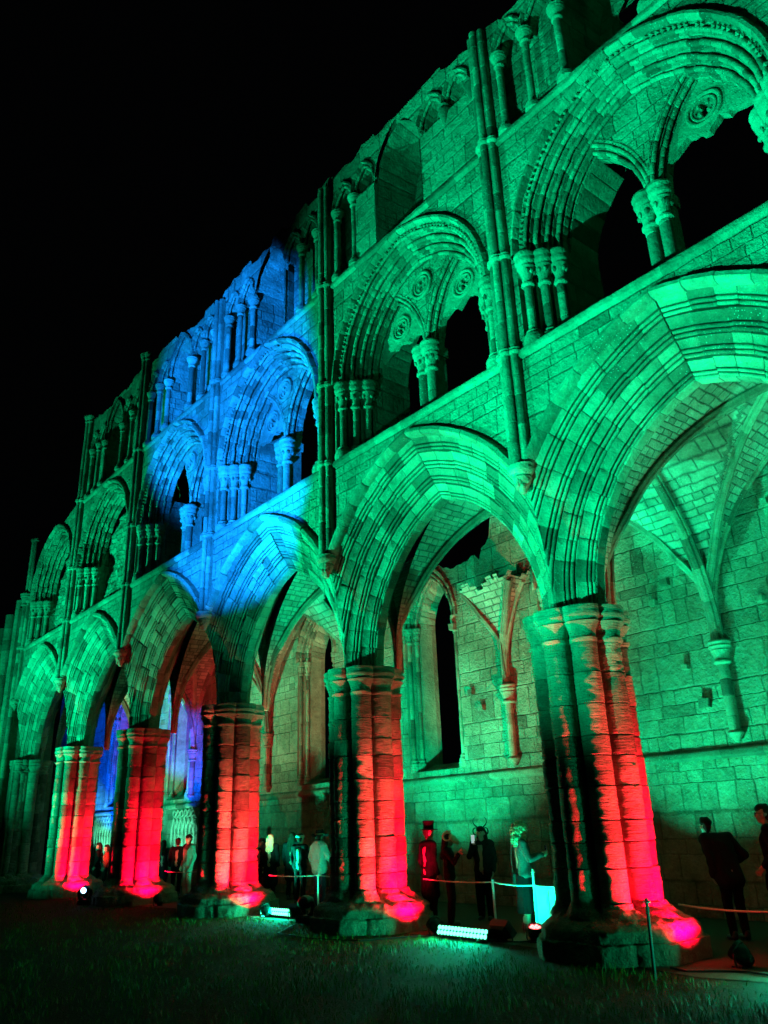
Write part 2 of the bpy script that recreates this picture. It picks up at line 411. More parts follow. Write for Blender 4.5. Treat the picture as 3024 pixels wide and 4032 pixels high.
# --- piers
def lobed(th, d=.515, r=.188, core=.46):
    p = (th + PI / 8) % (PI / 4) - PI / 8
    q = r * r - (d * math.sin(p)) ** 2
    if q < 0: return core
    return max(core, d * math.cos(p) + math.sqrt(q))
def pier(x, seed):
    rn = random.Random(seed); root = MB(); N = 176; z = .62
    rows = []; tints = []
    while z < 4.02 - 1e-3:
        h = rn.uniform(.26, .44)
        if 4.02 - z - h < .2: h = 4.02 - z
        secs = [rn.random() ** .8 for _ in range(8)]; off = [rn.uniform(-.014, .010) for _ in range(8)]
        m_ = max(4, int(h / .035))
        zs = [z + .002, z + .012] + [z + .012 + (h - .024) * j / m_ for j in range(1, m_)] + [z + h - .012, z + h - .002]
        for zi, zz in enumerate(zs):
            ins = .026 if zi in (0, len(zs) - 1) else 0
            row = []
            for i in range(N):
                th = 2 * PI * i / N; s_ = int(((th + PI / 8) % (2 * PI)) / (PI / 4)) % 8
                rr = lobed(th) + off[s_] - ins
                nz = noise.noise((math.cos(th) * 2.2 + seed, math.sin(th) * 2.2, zz * 9)) * .010 + noise.noise((math.cos(th) * 5 + seed, math.sin(th) * 5, zz * 26)) * .012
                wear = max(0, noise.noise((math.cos(th) * 1.5 + seed * 3, math.sin(th) * 1.5, zz * 1.3)) - .15)
                rr += nz * (1 + 2.5 * wear) - .03 * wear
                row.append((x + rr * math.cos(th), YC + rr * math.sin(th), zz))
            rows.append(row); tints.append((secs, zi == len(zs) - 1))
        z += h
    def tf(a, c):
        secs, last = tints[a]
        if last: return .08
        th = 2 * PI * (c + .5) / N
        return secs[int(((th + PI / 8) % (2 * PI)) / (PI / 4)) % 8]
    root.grid(rows, closed=True, tint=tf)
    p = root.build('pier', M_PIER, ruin, sharp=50)
    cp = MB(); prof = [(1.0, 3.98), (1.05, 4.0), (1.06, 4.035), (1.0, 4.06), (1.0, 4.1), (1.03, 4.17), (1.10, 4.24), (1.14, 4.27), (1.09, 4.285), (1.09, 4.31), (1.15, 4.34), (1.175, 4.38), (1.15, 4.41), (1.15, 4.43), (1.17, 4.47), (1.165, 4.5), (.5, 4.502)]
    rows = []
    ph = rn.random() * 9
    for sc, zz in prof:
        row = []
        for i in range(N):
            th = 2 * PI * i / N; ab = min(1, max(0, (zz - 4.1) / .2))
            rr = (lobed(th) * (1 - ab * .6) + .66 * ab * .6) * sc
            rr += noise.noise((math.cos(th) * 3 + ph, math.sin(th) * 3, zz * 8)) * .022 - .06 * max(0, noise.noise((math.cos(th) * 2.2 + ph, math.sin(th) * 2.2, zz * 3)) - .28)
            row.append((x + rr * math.cos(th), YC + rr * math.sin(th), zz + .012 * noise.noise((th * 2, ph, zz))))
        rows.append(row)
    ct = [rn.uniform(.4, 1) for _ in range(6)]
    cp.grid(rows, closed=True, tint=lambda a, c: ct[int(c / N * 6)])
    cp.build('capital', M_PIER, p, sharp=55)
    # worn round shaft bases over a broad crumbling plinth
    bs = MB(); rows = []
    prof = [(1.10, -.12, 0), (1.12, .08, 0), (1.11, .225, 0), (1.06, .235, 0), (1.05, .25, 0), (1.04, .36, 0), (.95, .43, 0), (.86, .46, .1), (.84, .50, .5), (.80, .55, .8), (.745, .585, 1), (.72, .64, 1)]
    ax, ay = rn.uniform(.02, .10), rn.uniform(-.02, .05)
    for sc, zz, lb in prof:
        row = []
        for i in range(N):
            th = 2 * PI * i / N
            oc = 1.0 / max(math.cos(((th + PI / 8) % (PI / 4)) - PI / 8), .2)
            rr = sc * ((.8 * oc + .2) * .95 * (1 - lb) + lb * (lobed(th) / .70))
            w = noise.noise((math.cos(th) * 1.6 + ph, math.sin(th) * 1.6, zz * 2.2 + ph)); w2 = noise.noise((math.cos(th) * 5 + ph, math.sin(th) * 5, zz * 7))
            w3 = noise.noise((math.cos(th) * 11 + ph, math.sin(th) * 11, zz * 15)); rr += (w * .09 - .10 * max(0, w2 - .15) + w2 * .03 + w3 * .02 - (.03 if (i % 22) < 2 and zz < .25 or ((i + 11) % 22) < 2 and .25 < zz < .45 else 0)) * (1 - lb * .8)
            row.append((x + (ax * (1 - lb)) + rr * math.cos(th), YC + ay * (1 - lb) + rr * math.sin(th), zz + .02 * w2))
        rows.append(row)
    # subdivide for roughness
    R2 = []
    for a in range(len(rows) - 1):
        for j in range(4):
            f = j / 4
            R2.append([tuple(Vector(p_).lerp(Vector(q_), f) + noise.noise_vector(Vector(p_).lerp(Vector(q_), f) * 9) * .016) for p_, q_ in zip(rows[a], rows[a + 1])])
    R2.append(rows[-1])
    bt = [[rn.uniform(.3, 1) for _ in range(9)] for _ in range(3)]
    bs.grid(R2, closed=True, tint=lambda a, c: bt[0 if a < 11 else 1 if a < 24 else 2][int(c / 22) % 8 if a < 11 else int((c + 11) / 22) % 8])
    bs.build('plinth', M_PLINTH, p, sharp=60)
for k in range(-1, 6): pier(-k * L, 20 + k)

# --- vaulting shafts between the bays
def vault_shaft(k, z1):
    x = -k * L; rn = random.Random(40 + k); mb = MB()
    lv = [Z_CORB, Z_SILL - .02, Z_CAP + .1, Z_CL, z1]
    for a, b_ in zip(lv, lv[1:]):
        for dx, dy in ((-.125, .055), (0, -.02), (.125, .055)): shaft(mb, x + dx, dy + .03, .072, a, b_, rn, 10, .5)
    mb.box((x, .12, (Z_CORB + z1) / 2), (.19, .05, (z1 - Z_CORB) / 2), tint=.5)
    if k in (3, 4):
        for dx, dy in ((-.125, .085), (0, .01), (.125, .085)): capital(mb, x + dx, dy, .075, z1 - .05, z1 + .2, rn, 12, 1.9, False)
    o = mb.build('vaulting_shaft', M_BLOCK, ruin)
    for z in (Z_SILL, Z_CAP + .1, Z_CL):
        rg = MB()
        for dx, dy in ((-.125, .055), (0, -.02), (.125, .055)):
            rg.lathe((x + dx, dy + .03, z - .06), [(.07, 0), (.105, .02), (.12, .05), (.10, .08), (.115, .105), (.075, .13)], 12, rn.uniform(.4, 1))
        rg.build('shaft_ring', M_BLOCK, o)
    cb = MB()
    cb.lathe((x, .10, Z_CORB), [(.0, -.46), (.05, -.44), (.075, -.36), (.12, -.28), (.15, -.2), (.14, -.17), (.19, -.12), (.215, -.07), (.20, -.03), (.215, 0), (.1, .02)], 18, .8, jit=.05)
    for i in range(14):
        a = rn.uniform(PI, 2 * PI); zz = rn.uniform(-.36, -.16); rr = .17 + zz * .25
        cb.lathe((x + rr * math.cos(a), .10 + rr * math.sin(a), Z_CORB + zz), [(0, -.05), (.035, -.02), (.04, .02), (0, .05)], 6, rn.uniform(.4, 1), cap=False)
    cb.build('corbel', M_BLOCK, o)
for k in range(-1, 6): vault_shaft(k, {2: 16.0, 3: 16.7, 4: 16.6, 5: 10.9}.get(k, 16.15 + .2 * math.sin(k * 3)))

# --- string courses
def string(mb, x0, x1, z, d=.13, y=WF):
    xs = lin(x0, x1, int((x1 - x0) / .16)); rows = []
    for x in xs:
        e = .02 * noise.noise((x * 2.1, z, 0)) + .02 * noise.noise((x * 7, z, 1)) - .07 * max(0, noise.noise((x * .9, z, 4)) - .35)
        rows.append([(x, y + .03, z - .15), (x, y - d * .3 + e, z - .13), (x, y - d + e, z - .09), (x, y - d * 1.05 + e, z - .02), (x, y - d * .8 + e, z + .015), (x, y + .02, z + .07)])
    tn = {}
    mb.grid(rows, tint=lambda a, c: tn.setdefault(a // 5, rnd.random()))
s1 = MB(); string(s1, -26.0, L, Z_SILL, .06); s1.build('string_course', M_BLOCK, ruin)
s2 = MB(); string(s2, -20.9, L, Z_CL, .07); s2.build('string_course', M_BLOCK, ruin)
# triforium floor slope
for k in range(NB):
    cx = bayc(k)
    wall.grid([[(x, WF, Z_SILL + .05), (x, .85, Z_SILL + .10), (x, WB, Z_SILL + .10)] for x in lin(cx - L / 2, cx + L / 2, 12)], uvf=lambda p: (p[0], p[1]))

# --- triforium
TC, TR_OUT = .32, 2.62
SC, SR, SX = 1.25, 2.05, .95
def tri_chunks():
    ch = [[(2.68, .22), (2.66, .12), (2.62, .05), (2.57, .04), (2.54, .09), (2.53, .24)]]
    f = 2.56
    for a, b_, c in zip([2.40, 2.28, 2.17, 2.07], [.17, .32, .48, .64], [.035, .045, .04, .04]):
        ch.append([(f, b_ + .1), *roll(a, b_, c, f), (a, b_ + .24)]); f = a
    return ch
TCH = tri_chunks()
SUBCH = [[(2.28, .86), (2.26, .74), *roll(2.14, .72, .038, 2.24), (2.14, .90)], [(2.16, .92), *roll(2.05, .82, .038, 2.14), (2.05, 1.0)], [(2.05, .98), (2.05, 1.3), (2.05, WB - .06), (2.28, WB - .06)], [(2.05, .98), (2.05, 1.12), (2.20, 1.14)]]
def quatrefoil_plate(mb, cx, qx, qz, inside, y0=.95, y1=1.08, ring=.27, tint=.7, rn=rnd):
    N = 72; fr_, bk_, fi, bi = [], [], [], []
    for i in range(N):
        a = 2 * PI * i / N
        q = .055 + .085 * abs(math.cos(2 * a)) ** .7
        r = q
        while r < 1.6 and inside(qx + r * math.cos(a), qz + r * math.sin(a)): r += .02
        r = max(r, q + .03)
        fi.append((cx + qx + q * math.cos(a), y0, qz + q * math.sin(a))); fr_.append((cx + qx + r * math.cos(a), y0, qz + r * math.sin(a)))
        bi.append((cx + qx + q * math.cos(a), y1, qz + q * math.sin(a))); bk_.append((cx + qx + r * math.cos(a), y1, qz + r * math.sin(a)))
    mb.grid([bi, fi, fr_, bk_, bi], closed=True, tint=tint)
    for R_, rr in ((ring, .035), (ring * .72, .022)):
        pts = [(cx + qx + R_ * math.cos(2 * PI * i / 28), y0 - .01, qz + R_ * math.sin(2 * PI * i / 28)) for i in range(29)]
        mb.tube(pts, rr, 8, tint=.8, cap=False)
    for i in range(4):
        a = PI / 4 + i * PI / 2
        mb.lathe((cx + qx + .105 * math.cos(a), y0 - .005, qz + .105 * math.sin(a)), [(0, -.04), (.03, -.02), (.035, .02), (0, .04)], 6, .8, cap=False)
def triforium(k):
    cx = bayc(k); rn = random.Random(70 + k); blind = k >= 4
    a = MB()
    # bay 3: the enclosing arch has lost stones to the west
    voussoirs(a, cx, Z_CAP, TC, TCH, [13, 15, 15, 16, 15], .008 if k < 2 else .013, rn, sub=3)
    # dog-tooth along the hollow of the outer order
    for sg in (-1, 1):
        nd = 34
        for i in range(nd):
            if rn.random() < .12: continue
            R_ = 2.475; th = (i + .5) / nd * math.acos(TC / R_)
            p = Vector((cx + sg * (-TC + R_ * math.cos(th)), .165, Z_CAP + R_ * math.sin(th)))
            ra = Vector((sg * math.cos(th), 0, math.sin(th))) * .045; ta = Vector((-sg * math.sin(th), 0, math.cos(th))) * .042
            top = a.vert(p + Vector((0, -.05, 0))); q = [a.vert(p + ra), a.vert(p + ta), a.vert(p - ra), a.vert(p - ta)]
            for j in range(4): a.face((q[j], q[(j + 1) % 4], top), None, .6)
    clips = [((0, 0, Z_CAP), (0, 0, -1)), ((cx - L / 2 + .17, 0, 0), (-1, 0, 0)), ((cx + L / 2 - .17, 0, 0), (1, 0, 0))]
    if k == 5: clips.append(((cx - 1.2, 0, 13.0), Vector((-1, 0, 1.6)).normalized()))
    arch = a.build('triforium_arch', M_BLOCK, ruin, clip=clips, rough=.005, rscale=5)
    # wall skin round it
    hw = TR_OUT - TC
    zt = tri_top
    xs = lin(cx - L / 2, cx - hw, 4); sheet(wall, xs, lambda x: Z_SILL, zt, WF)
    xs = lin(cx + hw, cx + L / 2, 4); sheet(wall, xs, lambda x: Z_SILL, zt, WF)
    xs = lin(cx - hw, cx + hw, 40)
    sheet(wall, xs, lambda x: min(arch_z(x - cx, Z_CAP, TR_OUT - .03, TC), zt(x)), zt, WF)
    # jambs
    for sg in (-1, 1):
        j = MB(); P = [(2.30, WF), (2.30, .36), (2.10, .36), (2.10, .55), (1.90, .55), (1.90, .74), (1.76, .74), (1.76, .84)]
        extrude(j, [(cx + sg * x_, y_) for x_, y_ in P], Z_SILL + .03, Z_CAP + .05, .4, .5)
        for x_, y_ in ((2.19, .265), (1.99, .455), (1.81, .65)):
            shaft(j, cx + sg * x_, y_, .075, 9.05, 9.98, rn, 10, .4)
            capital(j, cx + sg * x_, y_, .085, 9.96, 10.58, rn, 18, 2.2)
            base(j, cx + sg * x_, y_, .085, Z_SILL + .02, 9.08, rn, 14)
        j.build('jamb', M_BLOCK, arch)
        rv = MB(); extrude(rv, [(cx + sg * 1.76, .82), (cx + sg * 1.75, 1.2), (cx + sg * 1.75, WB)], Z_SILL, Z_CAP + .9, .4)
        rv.build('reveal', M_WALL, arch, sharp=0)
        extrude(wall, [(cx + sg * 1.75, WB), (cx + sg * L / 2, WB)], Z_SILL, 12.9, .4)
    if not blind:
        def sub_bottom(x):
            d = abs(x - cx) - SX
            return arch_z(d, Z_CAP, 2.22, SC)
        def enc(x): return arch_z(x - cx, Z_CAP, 2.12, TC)
        tym = MB(); xs = lin(cx - 2.0, cx + 2.0, 60)
        def zb(x): return min(sub_bottom(x), enc(x))
        keepx = [x for x in xs if (k != 3 or x > cx - .35)]
        sheet(tym, keepx, zb, enc, .735)
        sheet(wall, lin(cx - 2.2, cx - .9, 16), lambda x: min(sub_bottom(x), 12.9), lambda x: 12.95, WB - .03)
        tym.build('tympanum', M_WALL, arch)
        for sg in (-1, 1):
            if k == 3 and sg < 0: continue
            sa = MB()
            voussoirs(sa, cx + sg * SX, Z_CAP, SC, SUBCH, [11, 12, 7, 8], .007, rn, sub=3,
                      keep=(lambda s_, ci, t: not (k == 2 and sg > 0 and s_ > 0 and t > .3) and (ci < 2 or (ci == 2) == (sg < 0 and s_ < 0))))
            sa.build('sub_arch', M_BLOCK, arch, clip=[((cx, 0, 0), (-sg, 0, 0)), ((cx + sg * 2.3, 0, 0), (sg, 0, 0))])
        col = MB()
        for x_, y_ in ((-.12, .72), (.12, .72)):
            shaft(col, cx + x_, y_, .095, 9.1, 9.98, rn, 12, .6)
            capital(col, cx + x_, y_, .10, 9.96, 10.58, rn, 18, 2.0)
            base(col, cx + x_, y_, .09, Z_SILL + .04, 9.12, rn, 14)
        col.box((cx, .92, 9.66), (.17, .17, .92), tint=.4); col.box((cx, .88, 10.46), (.2, .26, .11), tint=.6)
        col.build('column', M_BLOCK, arch)
        for sg in (-1, 1):
            if (k == 0 and sg < 0) or (k == 2 and sg > 0) or (k == 3 and sg < 0): continue
            tr = MB(); sd = rn.random() * 50
            def inside(x, z):
                d = x - sg * SX
                zlow = 11.27 + .13 * noise.noise((x * 4 + sd, 0, 0)) + .09 * noise.noise((x * 11 + sd, 1, 0)) - .55 * max(0, abs(d) - .42)
                return z > zlow and z < arch_z(d, Z_CAP, SR, SC) - .01
            quatrefoil_plate(tr, cx, sg * SX, 11.62, inside, rn=rn)
            tr.build('tracery', M_BLOCK, arch, rough=.008, rscale=6)
        if k in (1, 2, 3):
            tq = MB(); quatrefoil_plate(tq, cx, 0, 12.05, lambda x, z: x * x + (z - 12.05) ** 2 < .29 ** 2, y0=.705, y1=.74, ring=.28, rn=rn)
            tq.build('quatrefoil', M_BLOCK, arch)
    else:
        rb = MB(); n = 44; rows = []
        for i in range(n + 1):
            x = cx - 2.05 + 4.1 * i / n; zt_ = arch_z(x - cx, Z_CAP, 2.12, TC) if abs(x - cx) < 1.78 else 10.3
            if k == 5: zt_ = min(zt_, tri_top(x) - .1)
            rows.append([(x, 1.0 + .16 * noise.noise((x * 2.2, z * 2.6, k)) + .08 * noise.noise((x * 6, z * 9, 3)) + .22 * max(0, noise.noise((x * .8, z * .9, k + 7))), z) for z in lin(Z_SILL, zt_, 34)])
        rb.grid(rows, uvf=lambda p: (p[0], p[2]))
        rb.build('rubble_infill', M_RUBBLE, arch, sharp=25)
for k in range(NB): triforium(k)

# --- clerestory
def clerestory(k):
    cx = bayc(k); rn = random.Random(90 + k)
    Zs, z0 = 15.25, Z_CL + .02
    lan = {-2: (-1.91, .36), -1: (-1.15, .37), 1: (1.15, .37), 2: (1.91, .36)}
    have = {0: (-2, -1, 1, 2), 1: (-2, -1, 1, 2), 2: (-2, -1, 1, 2), 3: (-2, -1, 1, 2), 4: (-2, -1, 1, 2)}[k]
    CW, CC, CZ = .76, .62, 15.05       # middle opening half width, centre shift, springing
    cR = CW + CC
    lc = .36; 
    def bottom(x):
        d = x - cx
        if abs(d) < CW: return arch_z(d, CZ, cR, CC)
        for i in have:
            q, hw = lan[i]
            if abs(d - q) < hw: return arch_z(d - q, Zs, hw + lc, lc)
        return z0
    allx = sorted(set(lin(cx - L / 2, cx + L / 2, 70) + [cx + s_ * (CW + e) for s_ in (-1, 1) for e in (-.001, .001)] +
                      [cx + lan[i][0] + s_ * (lan[i][1] + e) for i in have for s_ in (-1, 1) for e in (-.001, .001)]))
    def tz(x): return top_z(x)
    lost = (-1, 1, 2) if k == 1 else ()
    for i in lost:
        q, hw = lan[i]; xs_ = lin(cx + q - hw, cx + q + hw, 4)
        sheet(wall, xs_, lambda x: z0, lambda x: 15.12 + .06 * noise.noise((x * 7, 3, 0)), WF + .02)
        wall.grid([[(x, WF + .02, 15.12 + .06 * noise.noise((x * 7, 3, 0))), (x, .46, 15.16)] for x in xs_], uvf=lambda p: (p[0], p[1]))
    sheet(wall, allx, lambda x: min(bottom(x), tz(x)), tz, WF + .02)
    sheet(wall, lin(cx - L / 2, cx - CW, 10), lambda x: z0, lambda x: tz(x) - .02, .46)
    sheet(wall, lin(cx + CW, cx + L / 2, 10), lambda x: z0, lambda x: tz(x) - .02, .46)
    # thickness at the ragged top
    wall.grid([[(x, WF + .02, tz(x)), (x, .8, tz(x) + .05 * noise.noise((x * 4, 1, 1))), (x, 1.5, tz(x) - .1)] for x in allx], uvf=lambda p: (p[0], p[1]))
    sheet(wall, lin(cx - L / 2, cx + L / 2, 16), lambda x: (15.5 if abs(x - cx) < .5 else z0), lambda x: tz(x) - .1, 1.5)
    wall.grid([[(x, WF, Z_CL), (x, 1.5, Z_CL + .02)] for x in lin(cx - L / 2, cx + L / 2, 6)], uvf=lambda p: (p[0], p[1]))
    # middle window: deep splayed niche with a narrow light at the back
    w = MB()
    prof = [[(cR + .14, .26), (cR + .12, .10), (cR + .05, .09), *([] if k in (1, 2) else roll(cR, .17, .04, cR + .11)), (cR, .3)], [(cR, .28), (cR - .05, .7), (cR - .12, 1.32)]]
    voussoirs(w, cx, CZ, CC, prof if k not in (1, 2) else prof[1:], [9, 6] if k not in (1, 2) else [6], .012, rn, sub=3, keep=lambda s_, ci, t: not (k == 0 and s_ > 0 and t > .8))
    for sg in (-1, 1):
        extrude(w, [(cx + sg * CW, WF), (cx + sg * CW, .3), (cx + sg * (CW - .05), .7), (cx + sg * (CW - .12), 1.32)], z0, CZ + .02, .35)
    o = w.build('clerestory_window', M_WALL, ruin, rough=.01, rscale=3, clip=[((0, 0, 16.6), (0, 0, 1))])
    bkw = MB()
    xs = sorted(set(lin(cx - CW, cx + CW, 16) + [cx - .27, cx + .27]))
    sheet(bkw, [x for x in xs if x <= cx - .27 + 1e-6], lambda x: z0, lambda x: arch_z(x - cx, CZ, cR - .05, CC), 1.3)
    sheet(bkw, [x for x in xs if x >= cx + .27 - 1e-6], lambda x: z0, lambda x: arch_z(x - cx, CZ, cR - .05, CC), 1.3)
    sheet(bkw, lin(cx - .27, cx + .27, 6), lambda x: 15.2 + .3 * (1 - abs(x - cx) / .27), lambda x: arch_z(x - cx, CZ, cR - .05, CC), 1.3)
    sheet(bkw, lin(cx - .27, cx + .27, 2), lambda x: z0, lambda x: z0 + .25, 1.3)
    for sg in (-1, 1): extrude(bkw, [(cx + sg * .27, 1.3), (cx + sg * .27, 1.62)], z0, 15.2, .4)
    bkw.build('window_back', M_WALL, o)
    if k not in (1,):
        for sg in (-1, 1):
            if k == 2 and sg > 0: continue
            s_ = MB(); x_ = cx + sg * .80
            shaft(s_, x_, .17, .075, 13.5, 14.78, rn, 12, .4); capital(s_, x_, .17, .08, 14.76, 15.06, rn, 14, 2.0, False); base(s_, x_, .17, .075, z0, 13.52, rn, 12)
            s_.build('window_shaft', M_BLOCK, o)
    done = set()
    for i in have:
        q, hw = lan[i]; la = MB(); R_ = hw + lc
        voussoirs(la, cx + q, Zs, lc, [[(R_ + .09, .26), (R_ + .075, .12), (R_ + .03, .10), *roll(R_ - .07, .17, .034, R_ + .02), (R_ - .07, .47)]], 6, .012, rn, sub=2)
        edge = (q - hw, q + hw)
        lo = la.build('lancet', M_BLOCK, o, rough=.008, rscale=5, clip=[((cx + edge[0] - .02, 0, 0), (-1, 0, 0)), ((cx + edge[1] + .02, 0, 0), (1, 0, 0)), ((0, 0, 16.6), (0, 0, 1))])
        for e in edge:
            e_ = round(e, 1)
            if e_ in done or abs(e) < .85: continue
            done.add(e_)
            if i in lost:
                s_ = MB(); x_ = cx + e
                s_.lathe((x_, .19, 15.24), [(0, -.42), (.04, -.38), (.07, -.25), (.13, -.12), (.14, -.05), (.11, -.01), (.14, .03), (.12, .05)], 10, rn.random(), jit=.12); s_.build('broken_capital', M_BLOCK, lo)
                continue
            s_ = MB(); x_ = cx + e + (.07 if abs(e) > 2.2 and e < 0 else -.07 if abs(e) > 2.2 else 0)
            shaft(s_, x_, .20, .07, 13.5, 15.0, rn, 12, .4); capital(s_, x_, .20, .075, 14.98, 15.27, rn, 14, 2.0, False); base(s_, x_, .20, .07, z0, 13.52, rn, 12)
            s_.build('shaft', M_BLOCK, lo)
for k in range(5): clerestory(k)
wall.grid([[(-4 * L - L / 2 + L / 2 - .0, y, z) for y in (WF + .02, .8, 1.5)] for z in lin(Z_CL, 16.2, 8)], uvf=lambda p: (p[1], p[2]))
# the broken west end of the last bay
wall.grid([[(-5 * L, y, z) for y in (WF, .9, WB)] for z in lin(Z_SILL, 11.3, 6)], uvf=lambda p: (p[1], p[2]))
xs = lin(-5 * L, -4 * L - .05, 14)
wall.grid([[(x, WF, tri_top(x)), (x, .9, tri_top(x) + .1), (x, WB, tri_top(x) - .3)] for x in xs], uvf=lambda p: (p[0], p[1]))
wall.build('masonry_wall', M_WALL, ruin, sharp=0)

# --- crossing pier at the far west end
cp = MB(); rn = random.Random(5)
xw = -5 * L
for i, (dx, y, r, zt_) in enumerate([(-.02, .02, .10, 10.95), (-.26, -.12, .15, 10.75), (-.62, -.30, .20, 10.2), (-1.06, -.42, .22, 9.7), (-1.5, -.55, .22, 9.4), (-1.95, -.8, .22, 8.9)]):
    shaft(cp, xw + dx, y, r, .5, zt_, rn, 14, .5, .008)
    base(cp, xw + dx, y, r, 0, .55, rn, 14)
capital(cp, xw - .04, .05, .15, 10.5, 11.0, rn, 14, 1.7)
for q, zt_ in ((.45, 10.4), (1.1, 9.9), (1.8, 9.0)):
    cp.box((xw - q, .75, zt_ / 2), (.42, .95, zt_ / 2), tint=.4)
crossing = cp.build('crossing_pier', M_BLOCK, ruin)
rs = MB()
for y in (.45, .72, 1.0, 1.3): 
    shaft(rs, xw + .42, y, .13, .5, 4.1, rn, 12, .4, .008); capital(rs, xw + .42, y, .14, 4.08, 4.5, rn, 14, 1.5, False); base(rs, xw + .42, y, .15, 0, .52, rn, 12)
rs.box((xw + .1, .98, 2.25), (.32, .72, 2.25), tint=.5)
rs.build('respond', M_PIER, crossing)

# ------------------------------------------------------------------ aisle wall and its vault
YA = 5.22
aw = MB(); awin = MB()
WC, WR = .70, 1.70; ZW0, ZWS = 2.92, 6.60
def aisle_top(x):
    q = math.floor(x / .27); rn_ = random.Random(q * 3 + 1); z = 9.3 + rn_.uniform(-.3, .3)
    if -5.9 < x < -4.9: return 7.9 + (x + 5.9) * 1.5 + rn_.uniform(-.3, .25) + .15 * noise.noise((x * 9, 0, 0))
    if -10.3 < x <= -5.9: return 8.25 + (x + 10.3) * -.09 + rn_.uniform(-.22, .12)
    return z
AISLE = list(range(-1, 8))
for k in AISLE:
    bx = bayc(k); cx = bx + {1: -.55, 5: 1.15, 6: .4}.get(k, 0); rn = random.Random(130 + k)
    win = k not in (0, -1)
    xs = lin(bx - L / 2, bx + L / 2, 40)
    if win: xs = sorted(set(xs + [cx - 1.0, cx + 1.0, cx - 1.001, cx + 1.001]))
    def hz(x): return arch_z(x - cx, ZWS, WR, WC)
    if not win: sheet(aw, xs, lambda x: -.05, aisle_top, YA)
    else:
        sheet(aw, [x for x in xs if x <= cx - 1.0 + 1e-6], lambda x: -.05, aisle_top, YA)
        sheet(aw, [x for x in xs if x >= cx + 1.0 - 1e-6], lambda x: -.05, aisle_top, YA)
        ins = [x for x in xs if abs(x - cx) <= 1.0 + 1e-6]
        sheet(aw, ins, lambda x: -.05, lambda x: ZW0, YA); sheet(aw, ins, lambda x: hz(x), aisle_top, YA)
        aw.grid([[(x, YA, ZW0), (x, 5.6, ZW0 + .16), (x, 5.94, ZW0 + .2)] for x in lin(cx - 1, cx + 1, 6)], uvf=lambda p: (p[0], p[1]))
        a = MB()
        voussoirs(a, cx, ZWS, WC, [[(WR + .08, YA + .05), (WR + .06, YA - .07), (WR, YA - .08), (WR - .03, YA - .02), *roll(1.52, YA + .0, .04, WR - .04), (1.52, YA + .2)],
                                  [(1.55, YA + .22), *roll(1.38, YA + .14, .045, 1.53), (1.38, YA + .34)], [(1.38, YA + .3), (1.30, YA + .42), (1.24, YA + .58), (1.24, YA + .72)]], [11, 10, 8], .008, rn, sub=2)
        for sg in (-1, 1):
            extrude(a, [(cx + sg * q, YA + d) for q, d in ((1.0, 0), (.98, .14), (.84, .14), (.82, .28), (.68, .28), (.61, .42), (.54, .58), (.54, .72))], ZW0, ZWS + .02, .34)
            for q, d in ((.90, .07), (.75, .21)):
                shaft(a, cx + sg * q, YA + d, .055, ZW0 + .3, 6.25, rn, 10, .5); capital(a, cx + sg * q, YA + d, .06, 6.22, 6.62, rn, 12, 2.0); base(a, cx + sg * q, YA + d, .06, ZW0, ZW0 + .32, rn, 10)
        a.build('lancet_window', M_BLOCK if k != 2 else M_BLOCK, ruin)
def stub(x, z, h=.09):
    awin = MB(); awin.box((x, YA - .02, z), (h, .10, h * .8), rnd.uniform(-.1, .1), tint=rnd.random(), jit=.015); awin.build('putlog_stone', M_BLOCK, ruin, sharp=0)
for x, z in ((.9, 5.2), (1.35, 6.9), (-.75, 4.25), (-.5, 3.55), (-1.2, 5.6), (1.0, 4.15), (-5.7, 6.3), (-6.4, 4.6), (-6.1, 4.2), (-6.9, 6.3), (2.0, 3.4), (1.7, 6.1), (-.9, 5.95)): stub(x, z, rnd.uniform(.05, .1))
aw.build('aisle_wall', M_AISLE, ruin, sharp=0)
st = MB(); string(st, bayc(7) - L / 2, L * 1.5, 2.72, .09, YA); st.build('string_course', M_BLOCK, ruin)
ZV = 4.58
def pt(s_, k_):
    c = (k_ * k_ - 1) / 2
    return math.sqrt(max(0, (1 + c) ** 2 - (min(1, abs(s_)) + c) ** 2))
YM, YH = (WB + YA) / 2, (YA - WB) / 2
def vz(dx, y):
    A = ZV + YH * pt((y - YM) / YH, 2.0); B = ZV + L / 2 * pt(dx / (L / 2), 1.40)
    return max(A, B), A > B
def hole(x, y):
    n_ = .5 * noise.noise((x * 1.6, y * 1.6, 2)) + .25 * noise.noise((x * 5, y * 5, 2))
    if y < 2.75 + .3 * n_: return False
    d = ((x + 7.1) / 3.6) ** 2 + ((y - 4.3) / 2.1) ** 2
    kx = min(range(-1, 7), key=lambda q: abs(x - bayc(q)))
    return d + n_ * .5 < 1.0 and vz(x - bayc(kx), y)[0] > 6.95 + .5 * n_
